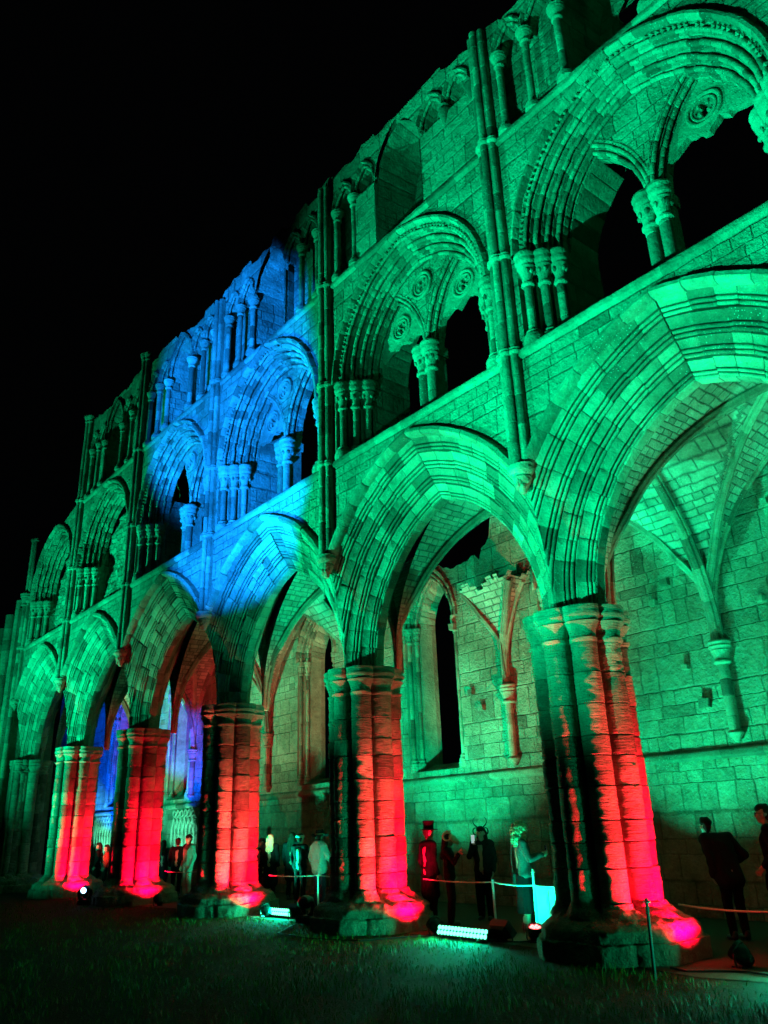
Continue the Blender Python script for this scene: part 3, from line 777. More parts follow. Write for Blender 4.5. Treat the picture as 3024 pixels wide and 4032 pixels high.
for k in range(-1, 6):
    cx = bayc(k); vb = MB(); nx, ny = 84, 50
    rows = []
    for i in range(nx + 1):
        x = cx - L / 2 + L * i / nx
        rows.append([(x, WB + (YA - WB) * j / ny, vz(x - cx, WB + (YA - WB) * j / ny)[0]) for j in range(ny + 1)])
    def uvf(p, cx=cx):
        z, big = vz(p[0] - cx, p[1]); return (p[0], p[2] * 1.15 + p[1] * .3) if big else (p[1], p[2] * 1.15 + (p[0] - cx) * .3)
    I = vb.grid(rows, uvf=uvf, skip=lambda a, c: hole(rows[a][c][0], rows[a][c][1]))
    v = vb.build('aisle_vault', M_VAULT, ruin, sharp=30)
    def rib(path, r, name='rib'):
        seg = []
        def flush(seg):
            if len(seg) < 5: return
            rbm = MB(); i = 0
            while i < len(seg) - 1:
                e = min(len(seg) - 1, i + 3); t = rnd.random()
                rbm.tube(seg[i:e + 1], r * rnd.uniform(.95, 1.04), 9, t)
                for s_ in (-1, 1):
                    d = (Vector(seg[e]) - Vector(seg[i])); pr = Vector((d.y, -d.x, 0)).normalized() * r * .95 * s_ if (abs(d.x) + abs(d.y)) > .01 else Vector((r * s_, 0, 0))
                    rbm.tube([Vector(p) + pr + Vector((0, 0, .04)) for p in seg[i:e + 1]], r * .55, 6, t)
                i = e
            rbm.build(name, M_BLOCK, v)
        for p in path:
            if hole(p[0], p[1]): flush(seg); seg = []
            else: seg.append(p)
        flush(seg)
    qs = [math.sin(PI / 2 * u) for u in lin(-1, 1, 40)]
    YR = YH - .10
    for sg in (-1, 1):
        rib([(cx + sg * L / 2 * q, YM + YR * q, vz(L / 2 * q, YM + YR * q if abs(q) < .99 else YM + YH * q)[0] - .06) for q in qs], .068)
    rib([(cx + L / 2 * q, YA - .10, ZV + L / 2 * pt(q, 1.40) - .03) for q in qs], .048, 'wall_rib')
    if not (k == 1): rib([(cx - L / 2, YM + YR * q, ZV + YH * pt(q, 2.0) - .09) for q in qs], .085, 'transverse_rib')
for k in range(-1, 8):
    w = MB(); x = -k * L; rn = random.Random(160 + k)
    shaft(w, x, YA - .09, .10, 3.02, 4.2, rn, 14, .35); capital(w, x, YA - .09, .115, 4.2, 4.6, rn, 16, 1.75, False)
    w.lathe((x, YA - .07, 3.02), [(0, -.2), (.05, -.19), (.075, -.14), (.13, -.08), (.15, -.04), (.13, -.01), (.10, .02)], 14, .6)
    w.build('wall_shaft', M_BLOCK, ruin)
# light pattern projected under the lit west windows, built as raised tubes
for cx in (-21.4, -29.0):
    pn = MB()
    for i in range(7):
        x = cx - .9 + .3 * i
        pn.tube([(x, YA - .05, 1.0), (x, YA - .06, 1.9), (x + .15, YA - .06, 2.25), (x + .3, YA - .06, 1.9), (x + .3, YA - .05, 1.0)], .035, 6, .9)
        pn.tube([(x + .15 + .11 * math.cos(a), YA - .05, 2.42 + .11 * math.sin(a)) for a in lin(0, 2 * PI, 12)], .03, 6, .9)
    pn.build('projected_pattern', M_BLOCK, ruin)

# ------------------------------------------------------------------ ground
def ground_mat(name, c1, c2, scale, bump, rough=.95):
    M, nt, b = nmat(name); g = NT(nt); tc = g.n('ShaderNodeTexCoord'); o = tc.outputs['Object']
    a = g.noise(o, scale, 6, .65); big = g.noise(o, .5, 3)
    mx = g.n('ShaderNodeMixRGB'); g.l(g.math('MULTIPLY', g.math('ADD', a, big), .5), mx.inputs[0]); mx.inputs[1].default_value = (*c1, 1); mx.inputs[2].default_value = (*c2, 1)
    g.l(mx.outputs[0], b.inputs['Base Color']); b.inputs['Roughness'].default_value = rough; b.inputs['Specular IOR Level'].default_value = 0.05
    bp = g.n('ShaderNodeBump'); bp.inputs['Distance'].default_value = bump; g.l(a, bp.inputs['Height']); g.l(bp.outputs[0], b.inputs['Normal'])
    return M
M_LAWN = ground_mat('lawn_soil', (.004, .009, .002), (.009, .018, .003), 25, .04)
M_PATH = ground_mat('trodden_gravel', (.03, .024, .016), (.09, .07, .05), 40, .02)
M_GRASS = plain('grass_blade', (.022, .09, .006), .6, var=.5, scale=6)
gm = MB(); gm.grid([[(x, y, 0) for x in (-250, -60, -30, -10, 10, 60, 250)] for y in (-250, -60, -12, 0, 12, 60, 250)])
tag(gm.build('lawn', M_LAWN, sharp=0), kind='structure')
pm = MB(); xs = lin(-34, 9, 130)
pm.grid([[(x, y0, .006) for x in xs] if False else [(x, (.75 + .22 * noise.noise((x * .9, 0, 0)) - (.55 if -.2 < x < 3.4 else 0) * min(1, (x + .2) / .8 if x < .6 else (3.4 - x) / .9 if x > 2.5 else 1)) * (1 - t) + YA * t, .006) for x in xs] for t in lin(0, 1, 10)])
tag(pm.build('path', M_PATH, sharp=0), kind='structure')

def make_grass():
    import numpy as np
    r = np.random.default_rng(3); N = 170000
    x = r.uniform(-19, 5.2, N); y = r.uniform(-7.4, 1.2, N)
    d = np.hypot(x - 7.3, y + 8.8)
    keep = r.random(N) < np.clip(34.0 / d ** 2, .05, 1.0)
    # only the lawn in front of the ruin, clear of plinths and path
    keep &= (y < .62) & ~((x > -.3) & (x < 3.5) & (y > .0))
    fx = np.abs((x + L / 2) % L - L / 2)
    keep &= ~((np.hypot(fx, y - .98)) < 1.08)
    keep &= ((-.71 * (x - 7.3) + .6 * (y + 8.8)) > 3.5) 
    x, y = x[keep], y[keep]; d = d[keep]
    cl = np.sin(x * 2.1 + 1.7 * np.sin(y * 1.3)) * np.cos(y * 2.7 + 1.1 * np.sin(x * .9)) + .5 * np.sin(x * 6.3 + y * 4.1) * np.cos(y * 7.7 - x * 3.1)
    k2 = r.random(len(x)) < np.clip(.75 + .45 * cl, .12, 1); x, y, d, cl = x[k2], y[k2], d[k2], cl[k2]; n = len(x)
    h = r.uniform(.03, .085, n) * (0.85 + .4 * cl); w = np.clip(.0011 * d / 3, .002, .006); a = r.uniform(0, 6.283, n)
    lean = r.uniform(.1, .9, n) * h; la = r.uniform(0, 6.283, n)
    V = np.zeros((n, 5, 3))
    ca, sa = np.cos(a) * w, np.sin(a) * w
    V[:, 0] = np.stack([x - ca, y - sa, 0 * x], 1); V[:, 1] = np.stack([x + ca, y + sa, 0 * x], 1)
    mx_, my_ = x + np.cos(la) * lean * .35, y + np.sin(la) * lean * .35
    V[:, 2] = np.stack([mx_ + ca * .7, my_ + sa * .7, h * .6], 1); V[:, 3] = np.stack([mx_ - ca * .7, my_ - sa * .7, h * .6], 1)
    V[:, 4] = np.stack([x + np.cos(la) * lean, y + np.sin(la) * lean, h], 1)
    b = (np.arange(n) * 5)[:, None]
    me = bpy.data.meshes.new('grass'); me.vertices.add(n * 5); me.vertices.foreach_set('co', V.ravel())
    loops = np.concatenate([b + 0, b + 1, b + 2, b + 3, b + 3, b + 2, b + 4], 1)
    me.loops.add(n * 7); me.loops.foreach_set('vertex_index', loops.ravel().astype(np.int32))
    me.polygons.add(n * 2)
    st_ = np.stack([np.arange(n) * 7, np.arange(n) * 7 + 4], 1).ravel().astype(np.int32)
    me.polygons.foreach_set('loop_start', st_); me.update(calc_edges=True); me.validate()
    me.materials.append(M_GRASS)
    o = bpy.data.objects.new('grass', me); COL.objects.link(o)
    tag(o, 'short dark lawn grass in front of the ruin, caught by green light', 'grass', kind='stuff')
make_grass()

# ------------------------------------------------------------------ lamps
def place(root, loc, rz): root.location = loc; root.rotation_euler = (0, 0, rz)
def led_bar(loc, rz, length, label, power):
    r = empty('led_bar', loc, rz); tag(r, label, 'light bar', 'green light bars under the arches')
    h = MB(); rowp = []
    T = math.radians(68)
    def P(x, u, w): return (x, -math.sin(T) * w + math.cos(T) * u * 1, .10 + math.cos(T) * w + math.sin(T) * u)   # u across the face, w out of it
    sec = [(-.075, .03), (.075, .03), (.085, .0), (.07, -.09), (.03, -.11), (-.03, -.11), (-.07, -.09), (-.085, .0)]
    rows = [[P(x, u, w) for u, w in sec] for x in (-length / 2, length / 2)]
    I = h.grid(rows, closed=True); h.face(I[0]); h.face(I[1][::-1])
    h.build('housing', M_BLACK, r, sharp=25)
    le = MB(); n = int(length / .075)
    for i in range(n):
        x = -length / 2 + (i + .5) * length / n
        for u in (-.035, .035):
            ring = lambda q, w: [P(x + q * math.cos(a), u + q * math.sin(a), w) for a in lin(0, 2 * PI, 8)[:-1]]
            II = le.grid([ring(.033, .033), ring(.030, .045), ring(.016, .052)], closed=True); le.face(II[-1])
    o = le.build('led_strip', M_GREENLED, r)
    f = MB()
    for s_ in (-1, 1):
        f.box((s_ * length * .38, .0, .02), (.02, .09, .018)); f.box((s_ * length * .38, .05, .06), (.018, .02, .05))
    f.build('foot', M_BLACK, r, sharp=0)
    d = bpy.data.lights.new('led_light', 'AREA'); d.shape = 'RECTANGLE'; d.size = length; d.size_y = .12; d.color = GREEN; d.energy = power; d.spread = math.radians(170)
    lo = bpy.data.objects.new('led_light', d); COL.objects.link(lo); lo.parent = r
    lo.location = P(0, 0, .07); lo.rotation_euler = (PI + T, 0, 0)
    return r
led_bar((-8.33, 1.08, 0), .03, 1.35, 'glowing green light bar on the grass beside the third pier from the right', 200)
led_bar((-2.66, .80, 0), -.04, 1.13, 'glowing green light bar on the grass between the two nearest piers', 200)
led_bar((2.86, 1.0, 0), .05, 1.13, 'green light bar at the right edge under the nearest arch', 200)

def par_can(loc, target, color, power, label, group, angle=46, facing_mat=M_REDLED, cat='spotlight', blend=.6, light=True, target2=None):
    """short round stage lamp lying on its yoke, lens at the front"""
    r = empty('par_lamp', loc); tag(r, label, cat, group)
    v = (Vector(target) - Vector(loc)).normalized()
    M = v.to_track_quat('Z', 'Y').to_matrix()
    c = Vector((0, 0, .15))
    def add(name, prof, mat, n=18):
        b = MB(); b.lathe((0, 0, 0), prof, n); b.v = [tuple(M @ Vector(p) + c) for p in b.v]; return b.build(name, mat, r, sharp=35)
    add('housing', [(.0, -.16), (.055, -.16), (.075, -.14), (.08, -.10), (.105, -.06), (.11, .02), (.12, .03), (.12, .07), (.105, .075), (.10, .05), (0, .05)], M_BLACK)
    le = MB()
    for i in range(7):
        q = (0, 0) if i == 0 else (.06 * math.cos(i * PI / 3), .06 * math.sin(i * PI / 3))
        le.lathe((q[0], q[1], .052), [(.027, 0), (.026, .01), (.014, .018), (0, .02)], 10)
    le.v = [tuple(M @ Vector(p) + c) for p in le.v]; le.build('lens', facing_mat, r)
    y = MB(); hx = Vector((-v.y, v.x, 0)).normalized() if abs(v.x) + abs(v.y) > .01 else Vector((1, 0, 0))
    for s_ in (-1, 1): y.tube([c + hx * .125 * s_, c + hx * .13 * s_ + Vector((0, 0, -.08)), c + hx * .10 * s_ + Vector((0, 0, -.14))], .013, 6)
    y.box((0, 0, .012), (.10, .07, .012), math.atan2(hx.y, hx.x)); y.build('yoke', M_BLACK, r)
    if light:
        s_ = spot('lamp_light', c + v * .09, c + v * 5, color, power, angle, blend, .05, r)
    return r
PIERX = [-k * L for k in range(0, 6)]
ORD = ['nearest', 'second', 'third', 'fourth', 'fifth']
for k in range(5):
    x = PIERX[k]
    par_can((x + 1.74, .95, 0), (x + .40, .95, 1.05), RED, 3300, f'black red-beamed lamp at the right foot of the {ORD[k]} pier from the right', 'red lamps at the feet of the piers', angle=84, blend=.7)
for k in (0, 2):
    x = PIERX[k]
    par_can((x - 1.56, 1.20, 0), (x - .75, .55, 3.3), RED, 90, ('lit red lamp facing out beside the green light bar' if k == 0 else 'black red-beamed lamp lying left of the third pier'), 'red lamps at the feet of the piers', angle=55)
par_can((3.6, 1.9, 0), (2.4, 2.9, 7.5), RED, 170, 'red lamp just outside the right edge warming the aisle vault', 'red lamps at the feet of the piers', angle=44)

par_can((-12.2, 1.95, 0), (-15.0, 1.25, 6.2), RED, 420, 'added unseen red lamp in the aisle behind the third pier aimed up at the arch', 'red lamps at the feet of the piers', angle=36)  # extra lamp, added out of sight to redden the arch and vault

def flood_box(loc, target, color, power, label, angle=80, blend=.6, w=.17, group='green floodlights', emit=M_GREENLED, name='floodlight'):
    r = empty(name, loc); tag(r, label, 'floodlight', group)
    v = (Vector(target) - Vector(loc)).normalized(); M = v.to_track_quat('Z', 'Y').to_matrix(); c = Vector((0, 0, .19))
    b = MB(); rows = []
    for s_, z in ((.62, -.10), (.95, -.05), (1.0, .0), (1.0, .06), (.9, .06), (.86, .045)):
        rows.append([M @ Vector((sx * w * s_, sy * w * .72 * s_, z)) + c for sx, sy in ((-1, -1), (1, -1), (1, 1), (-1, 1))])
    I = b.grid(rows, closed=True); b.face(I[0]); b.face(I[-1])
    for i in range(7): 
        q = -w * .6 + i * w * .2
        b.v += [tuple(M @ Vector(p) + c) for p in ((q, -w * .6, -.10), (q, w * .6, -.10), (q, w * .6, -.135), (q, -w * .6, -.135))]; n_ = len(b.v); b.face((n_ - 4, n_ - 3, n_ - 2, n_ - 1))
    b.build('housing', M_BLACK, r, sharp=20)
    g_ = MB(); rows = [[M @ Vector((sx * w * .8, sy * w * .55, .052)) + c for sx in (-1, 1)] for sy in (-1, 1)]; g_.grid(rows); g_.build('lens', emit, r, sharp=0)
    y = MB(); hx = Vector((-v.y, v.x, 0)).normalized()
    for s_ in (-1, 1): y.tube([c + hx * (w + .02) * s_, c + hx * (w + .02) * s_ + Vector((0, 0, -.17))], .012, 6)
    y.box((0, 0, .012), (w + .03, .06, .012), math.atan2(hx.y, hx.x)); y.build('yoke', M_BLACK, r)
    spot('lamp_light', c + v * .10, c + v * 5, color, power, angle, blend, .08, r)
    return r
flood_box((-2.02, 1.0, -.02), (-1.9, 5.2, 3.6), GREEN, 300, 'small black floodlight on the grass at the right end of the light bar', 110, .8)
flood_box((-6.25, 1.85, -.02), (-7.4, 5.2, 6.6), GREEN, 4600, 'black floodlight behind the second pier aimed at the aisle window', 100, .9)
flood_box((-7.55, 1.0, -.02), (-9.1, 2.6, 1.5), GREEN, 120, 'small added floodlight right of the far light bar brightening the puffer jacket', 60, .8)  # helper lamp, added only to brighten the figure in the puffer jacket
flood_box((-11.5, 1.9, -.02), (-9.8, 5.2, 5.2), GREEN, 3200, 'black floodlight behind the third pier aimed at the aisle wall', 104, .9)
flood_box((-1.5, 2.95, -.02), (0.8, 5.2, 8.0), GREEN, 3000, 'green floodlight hidden behind the nearest pier aimed at the aisle wall', 100, .9)
flood_box((3.1, 3.6, -.02), (1.6, 3.6, 8.0), GREEN, 1900, 'green floodlight inside the nearest bay aimed at the vault', 90, .9)
flood_box((-13.6, 2.2, -.02), (-15.8, 2.9, 1.6), GREEN, 130, 'green floodlight inside the aisle behind the third pier', 60, .8)
flood_box((-17.95, 1.98, -.02), (-21.8, 5.3, 4.7), (.0, .07, 1), 20000, 'blue floodlight inside the aisle behind the fourth pier', 30, .6, emit=M_WHITELED, group='blue floodlights')
flood_box((-24.15, 2.13, -.02), (-29.4, 5.4, 4.7), (.0, .07, 1), 22000, 'blue floodlight at the far end of the aisle', 40, .6, emit=M_WHITELED, group='blue floodlights')
flood_box((-19.0, 3.2, -.02), (-21.6, 5.2, 1.9), (.1, 1, .72), 2200, 'green floodlight low in the aisle before the far projected light pattern', 34, .5)
flood_box((-26.8, 3.2, -.02), (-29.1, 5.2, 1.9), (.1, 1, .72), 2200, 'green floodlight low at the far end of the aisle', 34, .5)

# the lawn floods declared at the top, on short tripods
for loc, tgt, colr, pw, ang, bl, lab in FLOODS:
    g0 = (loc[0], loc[1], 0)
    r = flood_box((loc[0], loc[1], loc[2] - .19), tgt, colr, pw, lab, ang, bl, .22, 'lawn floodlights', M_WHITELED if colr == BLUE else M_GREENLED, 'lawn_floodlight')
    t_ = MB()
    for i in range(3):
        a = i * 2 * PI / 3 + .4; t_.tube([(0, 0, .02), (.28 * math.cos(a), .28 * math.sin(a), -loc[2] + .20)], .014, 6)
    t_.build('tripod', M_BLACK, r)

def moving_head(loc, rz, label, lit=True):
    r = empty('moving_head_lamp', loc, rz); tag(r, label, 'stage light', 'moving head stage lights')
    b = MB(); b.box((0, 0, .07), (.15, .13, .055)); b.box((0, 0, .135), (.11, .10, .012)); b.build('base', M_BLACK, r, sharp=0)
    y = MB()
    for s_ in (-1, 1): y.tube([(s_ * .05, 0, .14), (s_ * .14, 0, .19), (s_ * .165, 0, .30), (s_ * .15, 0, .38)], [.03, .045, .045, .035], 8)
    y.build('yoke', M_BLACK, r)
    h = MB(); h.lathe((0, 0, 0), [(0, -.17), (.07, -.165), (.115, -.12), (.125, -.02), (.115, .08), (.095, .14), (.09, .17), (.075, .172), (.07, .15), (0, .15)], 18)
    h.v = [(p[0], -p[2], p[1] + .37) for p in h.v]; h.build('head', M_BLACK, r)
    l_ = MB(); l_.lathe((0, 0, 0), [(.068, 0), (.05, .02), (0, .03)], 14); l_.v = [(p[0], -.152 - p[2], p[1] + .37) for p in l_.v]
    l_.build('lens', M_WHITELED if lit else M_BLACK, r)
    return r
moving_head((-16.25, -.08, 0), .93, 'moving head stage light with a blue-white lens by the fourth pier')
moving_head((-6.85, .72, 0), 3.6, 'dark moving head stage light seen from behind left of the second pier', False)

cb = MB(); cb.tube([(1.2, .35, .02), (1.45, .28, .015), (1.7, .45, .02), (2.0, .62, .02), (2.3, .55, .02), (2.5, .8, .02), (2.7, .95, .03)], .012, 6)
tag(cb.build('cable', M_CABLE), 'black cable across the soil by the foot of the nearest pier', 'cable')

cb = MB(); cb.tube([(-3.2, .86, .03), (-3.6, .55, .012), (-3.9, -.25, .012), (-4.9, -.55, .012), (-5.9, -.5, .012), (-6.5, .1, .012), (-6.8, .5, .03)], .011, 6)
tag(cb.build('cable', M_CABLE), 'black cable in the grass round the foot of the second pier', 'cable')
cb = MB(); cb.tube([(-2.1, .78, .04), (-1.95, .95, .012), (-1.75, 1.05, .012), (-1.58, 1.15, .03)], .010, 6)
tag(cb.build('cable', M_CABLE), 'short black cable between the light bar and the lit red lamp', 'cable')

# ------------------------------------------------------------------ rope barrier and board
def post(loc, h, label, lean=0.0, mat=None):
    r = empty('barrier_post', loc); tag(r, label, 'post', 'thin rope barrier posts')
    p = MB(); p.tube([(0, 0, 0), (lean * .5, 0, h * .5), (lean, 0, h)], .019, 8); p.build('stake', mat or M_POST, r)
    e = MB(); e.tube([(lean + .035 * math.cos(a), .035 * math.sin(a), h - .04) for a in lin(0, 2 * PI, 10)], .006, 5, cap=False); e.build('rope_eye', M_POST, r)
post((-2.86, 1.74, 0), .78, 'pale rope post in front of the horned mask wearer', -.01)
post((-1.95, 1.7, 0), .95, 'taller rope post in front of the curly haired woman', .01)
post((1.44, -.33, 0), .80, 'dark thin rope post in front of the nearest pier', .03, M_BLACK)
post((-7.85, 1.7, 0), .80, 'pale rope post beside the puffer jacket', .0)
post((-13.2, 1.7, 0), .80, 'rope post by the person in the light jacket', 0)
def rope(pts, label, r=.011):
    path = []
    for a, b_ in zip(pts, pts[1:]):
        for t in lin(0, 1, 8): path.append(Vector(a).lerp(Vector(b_), t) - Vector((0, 0, .025 * 4 * t * (1 - t))))
    m_ = MB(); m_.tube(path, r, 6); tag(m_.build('rope', M_ROPE), label, 'rope', 'barrier ropes')
rope([(-4.6, 1.75, .76), (-2.87, 1.74, .745), (-1.94, 1.7, .72), (-.66, 1.5, .68)], 'pale barrier rope strung between the two nearest piers')
rope([(.30, 2.1, .51), (1.56, 2.1, .475), (4.5, 2.1, .48)], 'pale barrier rope to the right of the nearest pier', .014)
rope([(-9.8, 1.7, .74), (-7.85, 1.7, .77), (-5.9, 1.6, .76)], 'pale barrier rope between the second and third piers')
rope([(-15.0, 1.6, .76), (-13.2, 1.7, .77), (-11.1, 1.6, .74)], 'pale barrier rope between the third and fourth piers')
bd = empty('sign_board', (-1.72, 2.0, 0), .0); tag(bd, 'blank white board leaning at the left of the nearest pier', 'board')
b_ = MB(); b_.box((0, .0, .36), (.46, .012, .33)); b_.build('panel', M_BOARD, bd, sharp=0)
b_ = MB()
for s_ in (-1, 1): b_.tube([(s_ * .38, .02, 0), (s_ * .38, .02, .3)], .014, 6)
b_.build('legs', M_POST, bd)

# ------------------------------------------------------------------ people
SKIN = plain('skin', (.42, .26, .19), .55, var=.12, scale=12)
DARK = plain('black_cloth', (.006, .006, .007), .9, var=.4, scale=50, bump=.004)
DARK2 = plain('charcoal_cloth', (.014, .014, .016), .9, var=.4, scale=50, bump=.004)
DENIM = plain('dark_denim', (.03, .04, .07), .85, var=.3, scale=70)
PALE = plain('pale_cloth', (.36, .34, .29), .85, var=.15, scale=40, bump=.003)
PUFF = plain('pale_puffer', (.5, .52, .5), .45, var=.2, scale=20)
GREYWOOL = plain('grey_wool', (.08, .085, .085), .9, var=.3, scale=70, bump=.003)
HAIRD = plain('dark_hair', (.02, .014, .01), .6, var=.5, scale=80)
HAIRB = plain('blonde_hair', (.62, .5, .3), .5, var=.3, scale=80)
REDC = plain('red_cloth', (.4, .03, .03), .85, var=.3, scale=50)
BONE = plain('bone_horn', (.6, .52, .36), .45, var=.2, scale=20)
SHOE = plain('shoe_leather', (.02, .018, .016), .5)
PHONE_M = plain('phone_glass', (.02, .02, .025), .15)
SCREEN = glow('phone_screen', (.75, .85, .9), .5)

def cap_mesh(bm_, p, q, r1, r2, n=12, m_=4):
    p, q = Vector(p), Vector(q); d = q - p; ln = d.length
    d = d.normalized() if ln > 1e-6 else Vector((0, 0, 1))
    x = d.orthogonal().normalized(); y = d.cross(x)
    rows = []
    for i in range(m_ + 1):
        a = PI / 2 * i / m_ - PI / 2; rows.append((p + d * r1 * math.sin(a), r1 * math.cos(a)))
    for i in range(m_ + 1):
        a = PI / 2 * i / m_; rows.append((q + d * r2 * math.sin(a), r2 * math.cos(a)))
    R_ = []
    for c, r in rows: R_.append([bm_.verts.new(c + (x * math.cos(2 * PI * k / n) + y * math.sin(2 * PI * k / n)) * max(r, 1e-4)) for k in range(n)])
    for a in range(len(R_) - 1):
        for k in range(n): bm_.faces.new((R_[a][k], R_[a][(k + 1) % n], R_[a + 1][(k + 1) % n], R_[a + 1][k]))
    bm_.faces.new(R_[0][::-1]); bm_.faces.new(R_[-1])
def blob(name, caps, voxel, mat, parent=None, smooth=3, rough=0, rscale=8, squash=None):
    """one continuous skin grown over tapered limbs"""
    bm_ = bmesh.new()
    for c in caps: cap_mesh(bm_, *c)
    if squash:
        for v in bm_.verts: v.co = squash(v.co)
    me = bpy.data.meshes.new('tmp'); bm_.to_mesh(me); bm_.free()
    o = bpy.data.objects.new('tmp', me); COL.objects.link(o)
    md = o.modifiers.new('r', 'REMESH'); md.mode = 'VOXEL'; md.voxel_size = voxel
    if smooth: ms = o.modifiers.new('s', 'SMOOTH'); ms.factor = .5; ms.iterations = smooth
    dg = bpy.context.evaluated_depsgraph_get(); ev = o.evaluated_get(dg)
    m2 = bpy.data.meshes.new_from_object(ev); COL.objects.unlink(o); bpy.data.objects.remove(o)
    if rough:
        for v in m2.vertices: v.co += noise.noise_vector(v.co * rscale) * rough
    m2.polygons.foreach_set('use_smooth', [True] * len(m2.polygons)); m2.materials.clear(); m2.materials.append(mat); m2.name = name
    r = bpy.data.objects.new(name, m2); COL.objects.link(r)
    if parent: r.parent = parent
    return r
def hand_caps(w, d, nrm, s, curl=.5, flip=1, spread=.18):
    """palm, four unequal fingers and a side thumb; d = along the hand, nrm = palm side"""
    w, d, nrm = Vector(w), Vector(d).normalized(), Vector(nrm); nrm = (nrm - d * nrm.dot(d)).normalized(); sd = d.cross(nrm) * flip
    C_ = []
    for i, (u, ln) in enumerate(((-.03, .075), (-.010, .085), (.010, .08), (.03, .062))):
        k0 = w + d * .012 * s + sd * u * .7 * s; k1 = w + d * .085 * s + sd * u * s
        C_.append((k0, k1, .014 * s, .012 * s))
        f = d + sd * u * spread / .03; f1 = (f + nrm * curl * .5).normalized(); f2 = (f + nrm * curl * 1.5).normalized()
        k2 = k1 + f1 * ln * .55 * s; k3 = k2 + f2 * ln * .45 * s
        C_ += [(k1, k2, .0095 * s, .0088 * s), (k2, k3, .0088 * s, .007 * s)]
    t0 = w + d * .025 * s - sd * .028 * s; t1 = t0 + (d * .6 - sd * .7 + nrm * .25).normalized() * .045 * s; t2 = t1 + (d * .9 - sd * .25 + nrm * curl).normalized() * .032 * s
    C_ += [(t0, t1, .014 * s, .011 * s), (t1, t2, .011 * s, .008 * s)]
    return C_
def person(label, loc, rz, h=1.62, pose=None, top=DARK, bottom=DARK, bottom_kind='trousers', hair=HAIRD, hair_kind='short', long_coat=.0, bulk=1.0, group='visitors', fine=False, puffer=False, lean=(0, 0), hands=True):
    s = h / 1.75
    J = dict(pel=(0, 0, .95), waist=(0, .0, 1.10), chest=(0, .0, 1.32), neck=(0, -.01, 1.48), head=(0, .02, 1.63),
             shR=(.185, -.01, 1.42), elR=(.24, -.05, 1.14), wrR=(.23, .06, .90), shL=(-.185, -.01, 1.42), elL=(-.24, -.05, 1.14), wrL=(-.23, .06, .90),
             hipR=(.09, 0, .92), knR=(.10, .02, .50), anR=(.10, -.02, .09), hipL=(-.09, 0, .92), knL=(-.10, .02, .50), anL=(-.10, -.02, .09))
    J.update({k: v for k, v in (pose or {}).items() if k[:4] not in ('palm', 'curl', 'spre')})
    for k in J:
        v = Vector(J[k])
        if v.z > .95: v.x += lean[0] * (v.z - .95); v.y += lean[1] * (v.z - .95)
        J[k] = v * s
    A = lambda k, d=(0, 0, 0): J[k] + Vector(d) * s
    r_ = lambda q: q * s
    hd = J['head']
    body = [(A('head', (0, -.02, .03)), A('head', (0, .01, .0)), r_(.088), r_(.082)), (A('head', (0, .02, -.03)), A('head', (0, .045, -.085)), r_(.070), r_(.042)),
            (A('head', (0, .088, .0)), A('head', (0, .108, -.03)), r_(.010), r_(.015)), (A('head', (-.03, .078, .022)), A('head', (.03, .078, .022)), r_(.014), r_(.014)),
            (A('head', (-.018, .083, -.065)), A('head', (.018, .083, -.065)), r_(.012), r_(.012)),
            (A('head', (.083, -.01, -.01)), A('head', (.085, -.015, -.03)), r_(.018), r_(.014)), (A('head', (-.083, -.01, -.01)), A('head', (-.085, -.015, -.03)), r_(.018), r_(.014)),
            (A('neck', (0, 0, -.06)), A('head', (0, -.01, -.06)), r_(.062), r_(.054)),
            (J['chest'], A('neck', (0, 0, -.05)), r_(.12), r_(.07)), (J['waist'], J['chest'], r_(.115), r_(.13)), (J['pel'], J['waist'], r_(.135), r_(.115)),
            (J['shR'], J['shL'], r_(.06), r_(.06))]
    for q in 'RL':
        body += [(J['sh' + q], J['el' + q], r_(.05), r_(.040)), (J['el' + q], J['wr' + q], r_(.040), r_(.027)), (J['hip' + q], J['kn' + q], r_(.085), r_(.055)), (J['kn' + q], J['an' + q], r_(.053), r_(.036)),
                 (A('an' + q, (0, -.03, -.04)), A('an' + q, (0, .15, -.055)), r_(.036), r_(.030))]
        d = J['wr' + q] - J['el' + q]; fl = 1 if q == 'R' else -1
        if hands: body += hand_caps(J['wr' + q], d, (pose or {}).get('palm' + q, (-fl, .2, 0)), s, (pose or {}).get('curl' + q, .6), fl, (pose or {}).get('spread' + q, .1))
    b = blob('person', body, .0075 if fine else .011, SKIN, smooth=2)
    b.location = loc; b.rotation_euler = (0, 0, rz); tag(b, label, 'person', None)
    e = MB()
    for sg in (-1, 1):
        e2 = MB(); e2.lathe((hd.x + sg * .032 * s, hd.y + .085 * s, hd.z + .003 * s), [(0, -.009 * s), (.009 * s, 0), (0, .009 * s)], 8); e2.build('eye', PHONE_M, b)
    # jacket or coat
    g = 1.0 * bulk
    tc_ = [(A('neck', (0, -.005, -.04)), A('neck', (0, .0, -.09)), r_(.075), r_(.11)), (J['shR'], J['shL'], r_(.085 * g), r_(.085 * g)), (A('chest', (.07, 0, 0)), A('waist', (.065, 0, 0)), r_(.125 * g), r_(.115 * g)), (A('chest', (-.07, 0, 0)), A('waist', (-.065, 0, 0)), r_(.125 * g), r_(.115 * g)),
           (A('waist', (.06, 0, 0)), A('pel', (.065, 0, -.02 - long_coat)), r_(.115 * g), r_(.13 * g + long_coat * .08)), (A('waist', (-.06, 0, 0)), A('pel', (-.065, 0, -.02 - long_coat)), r_(.115 * g), r_(.13 * g + long_coat * .08))]
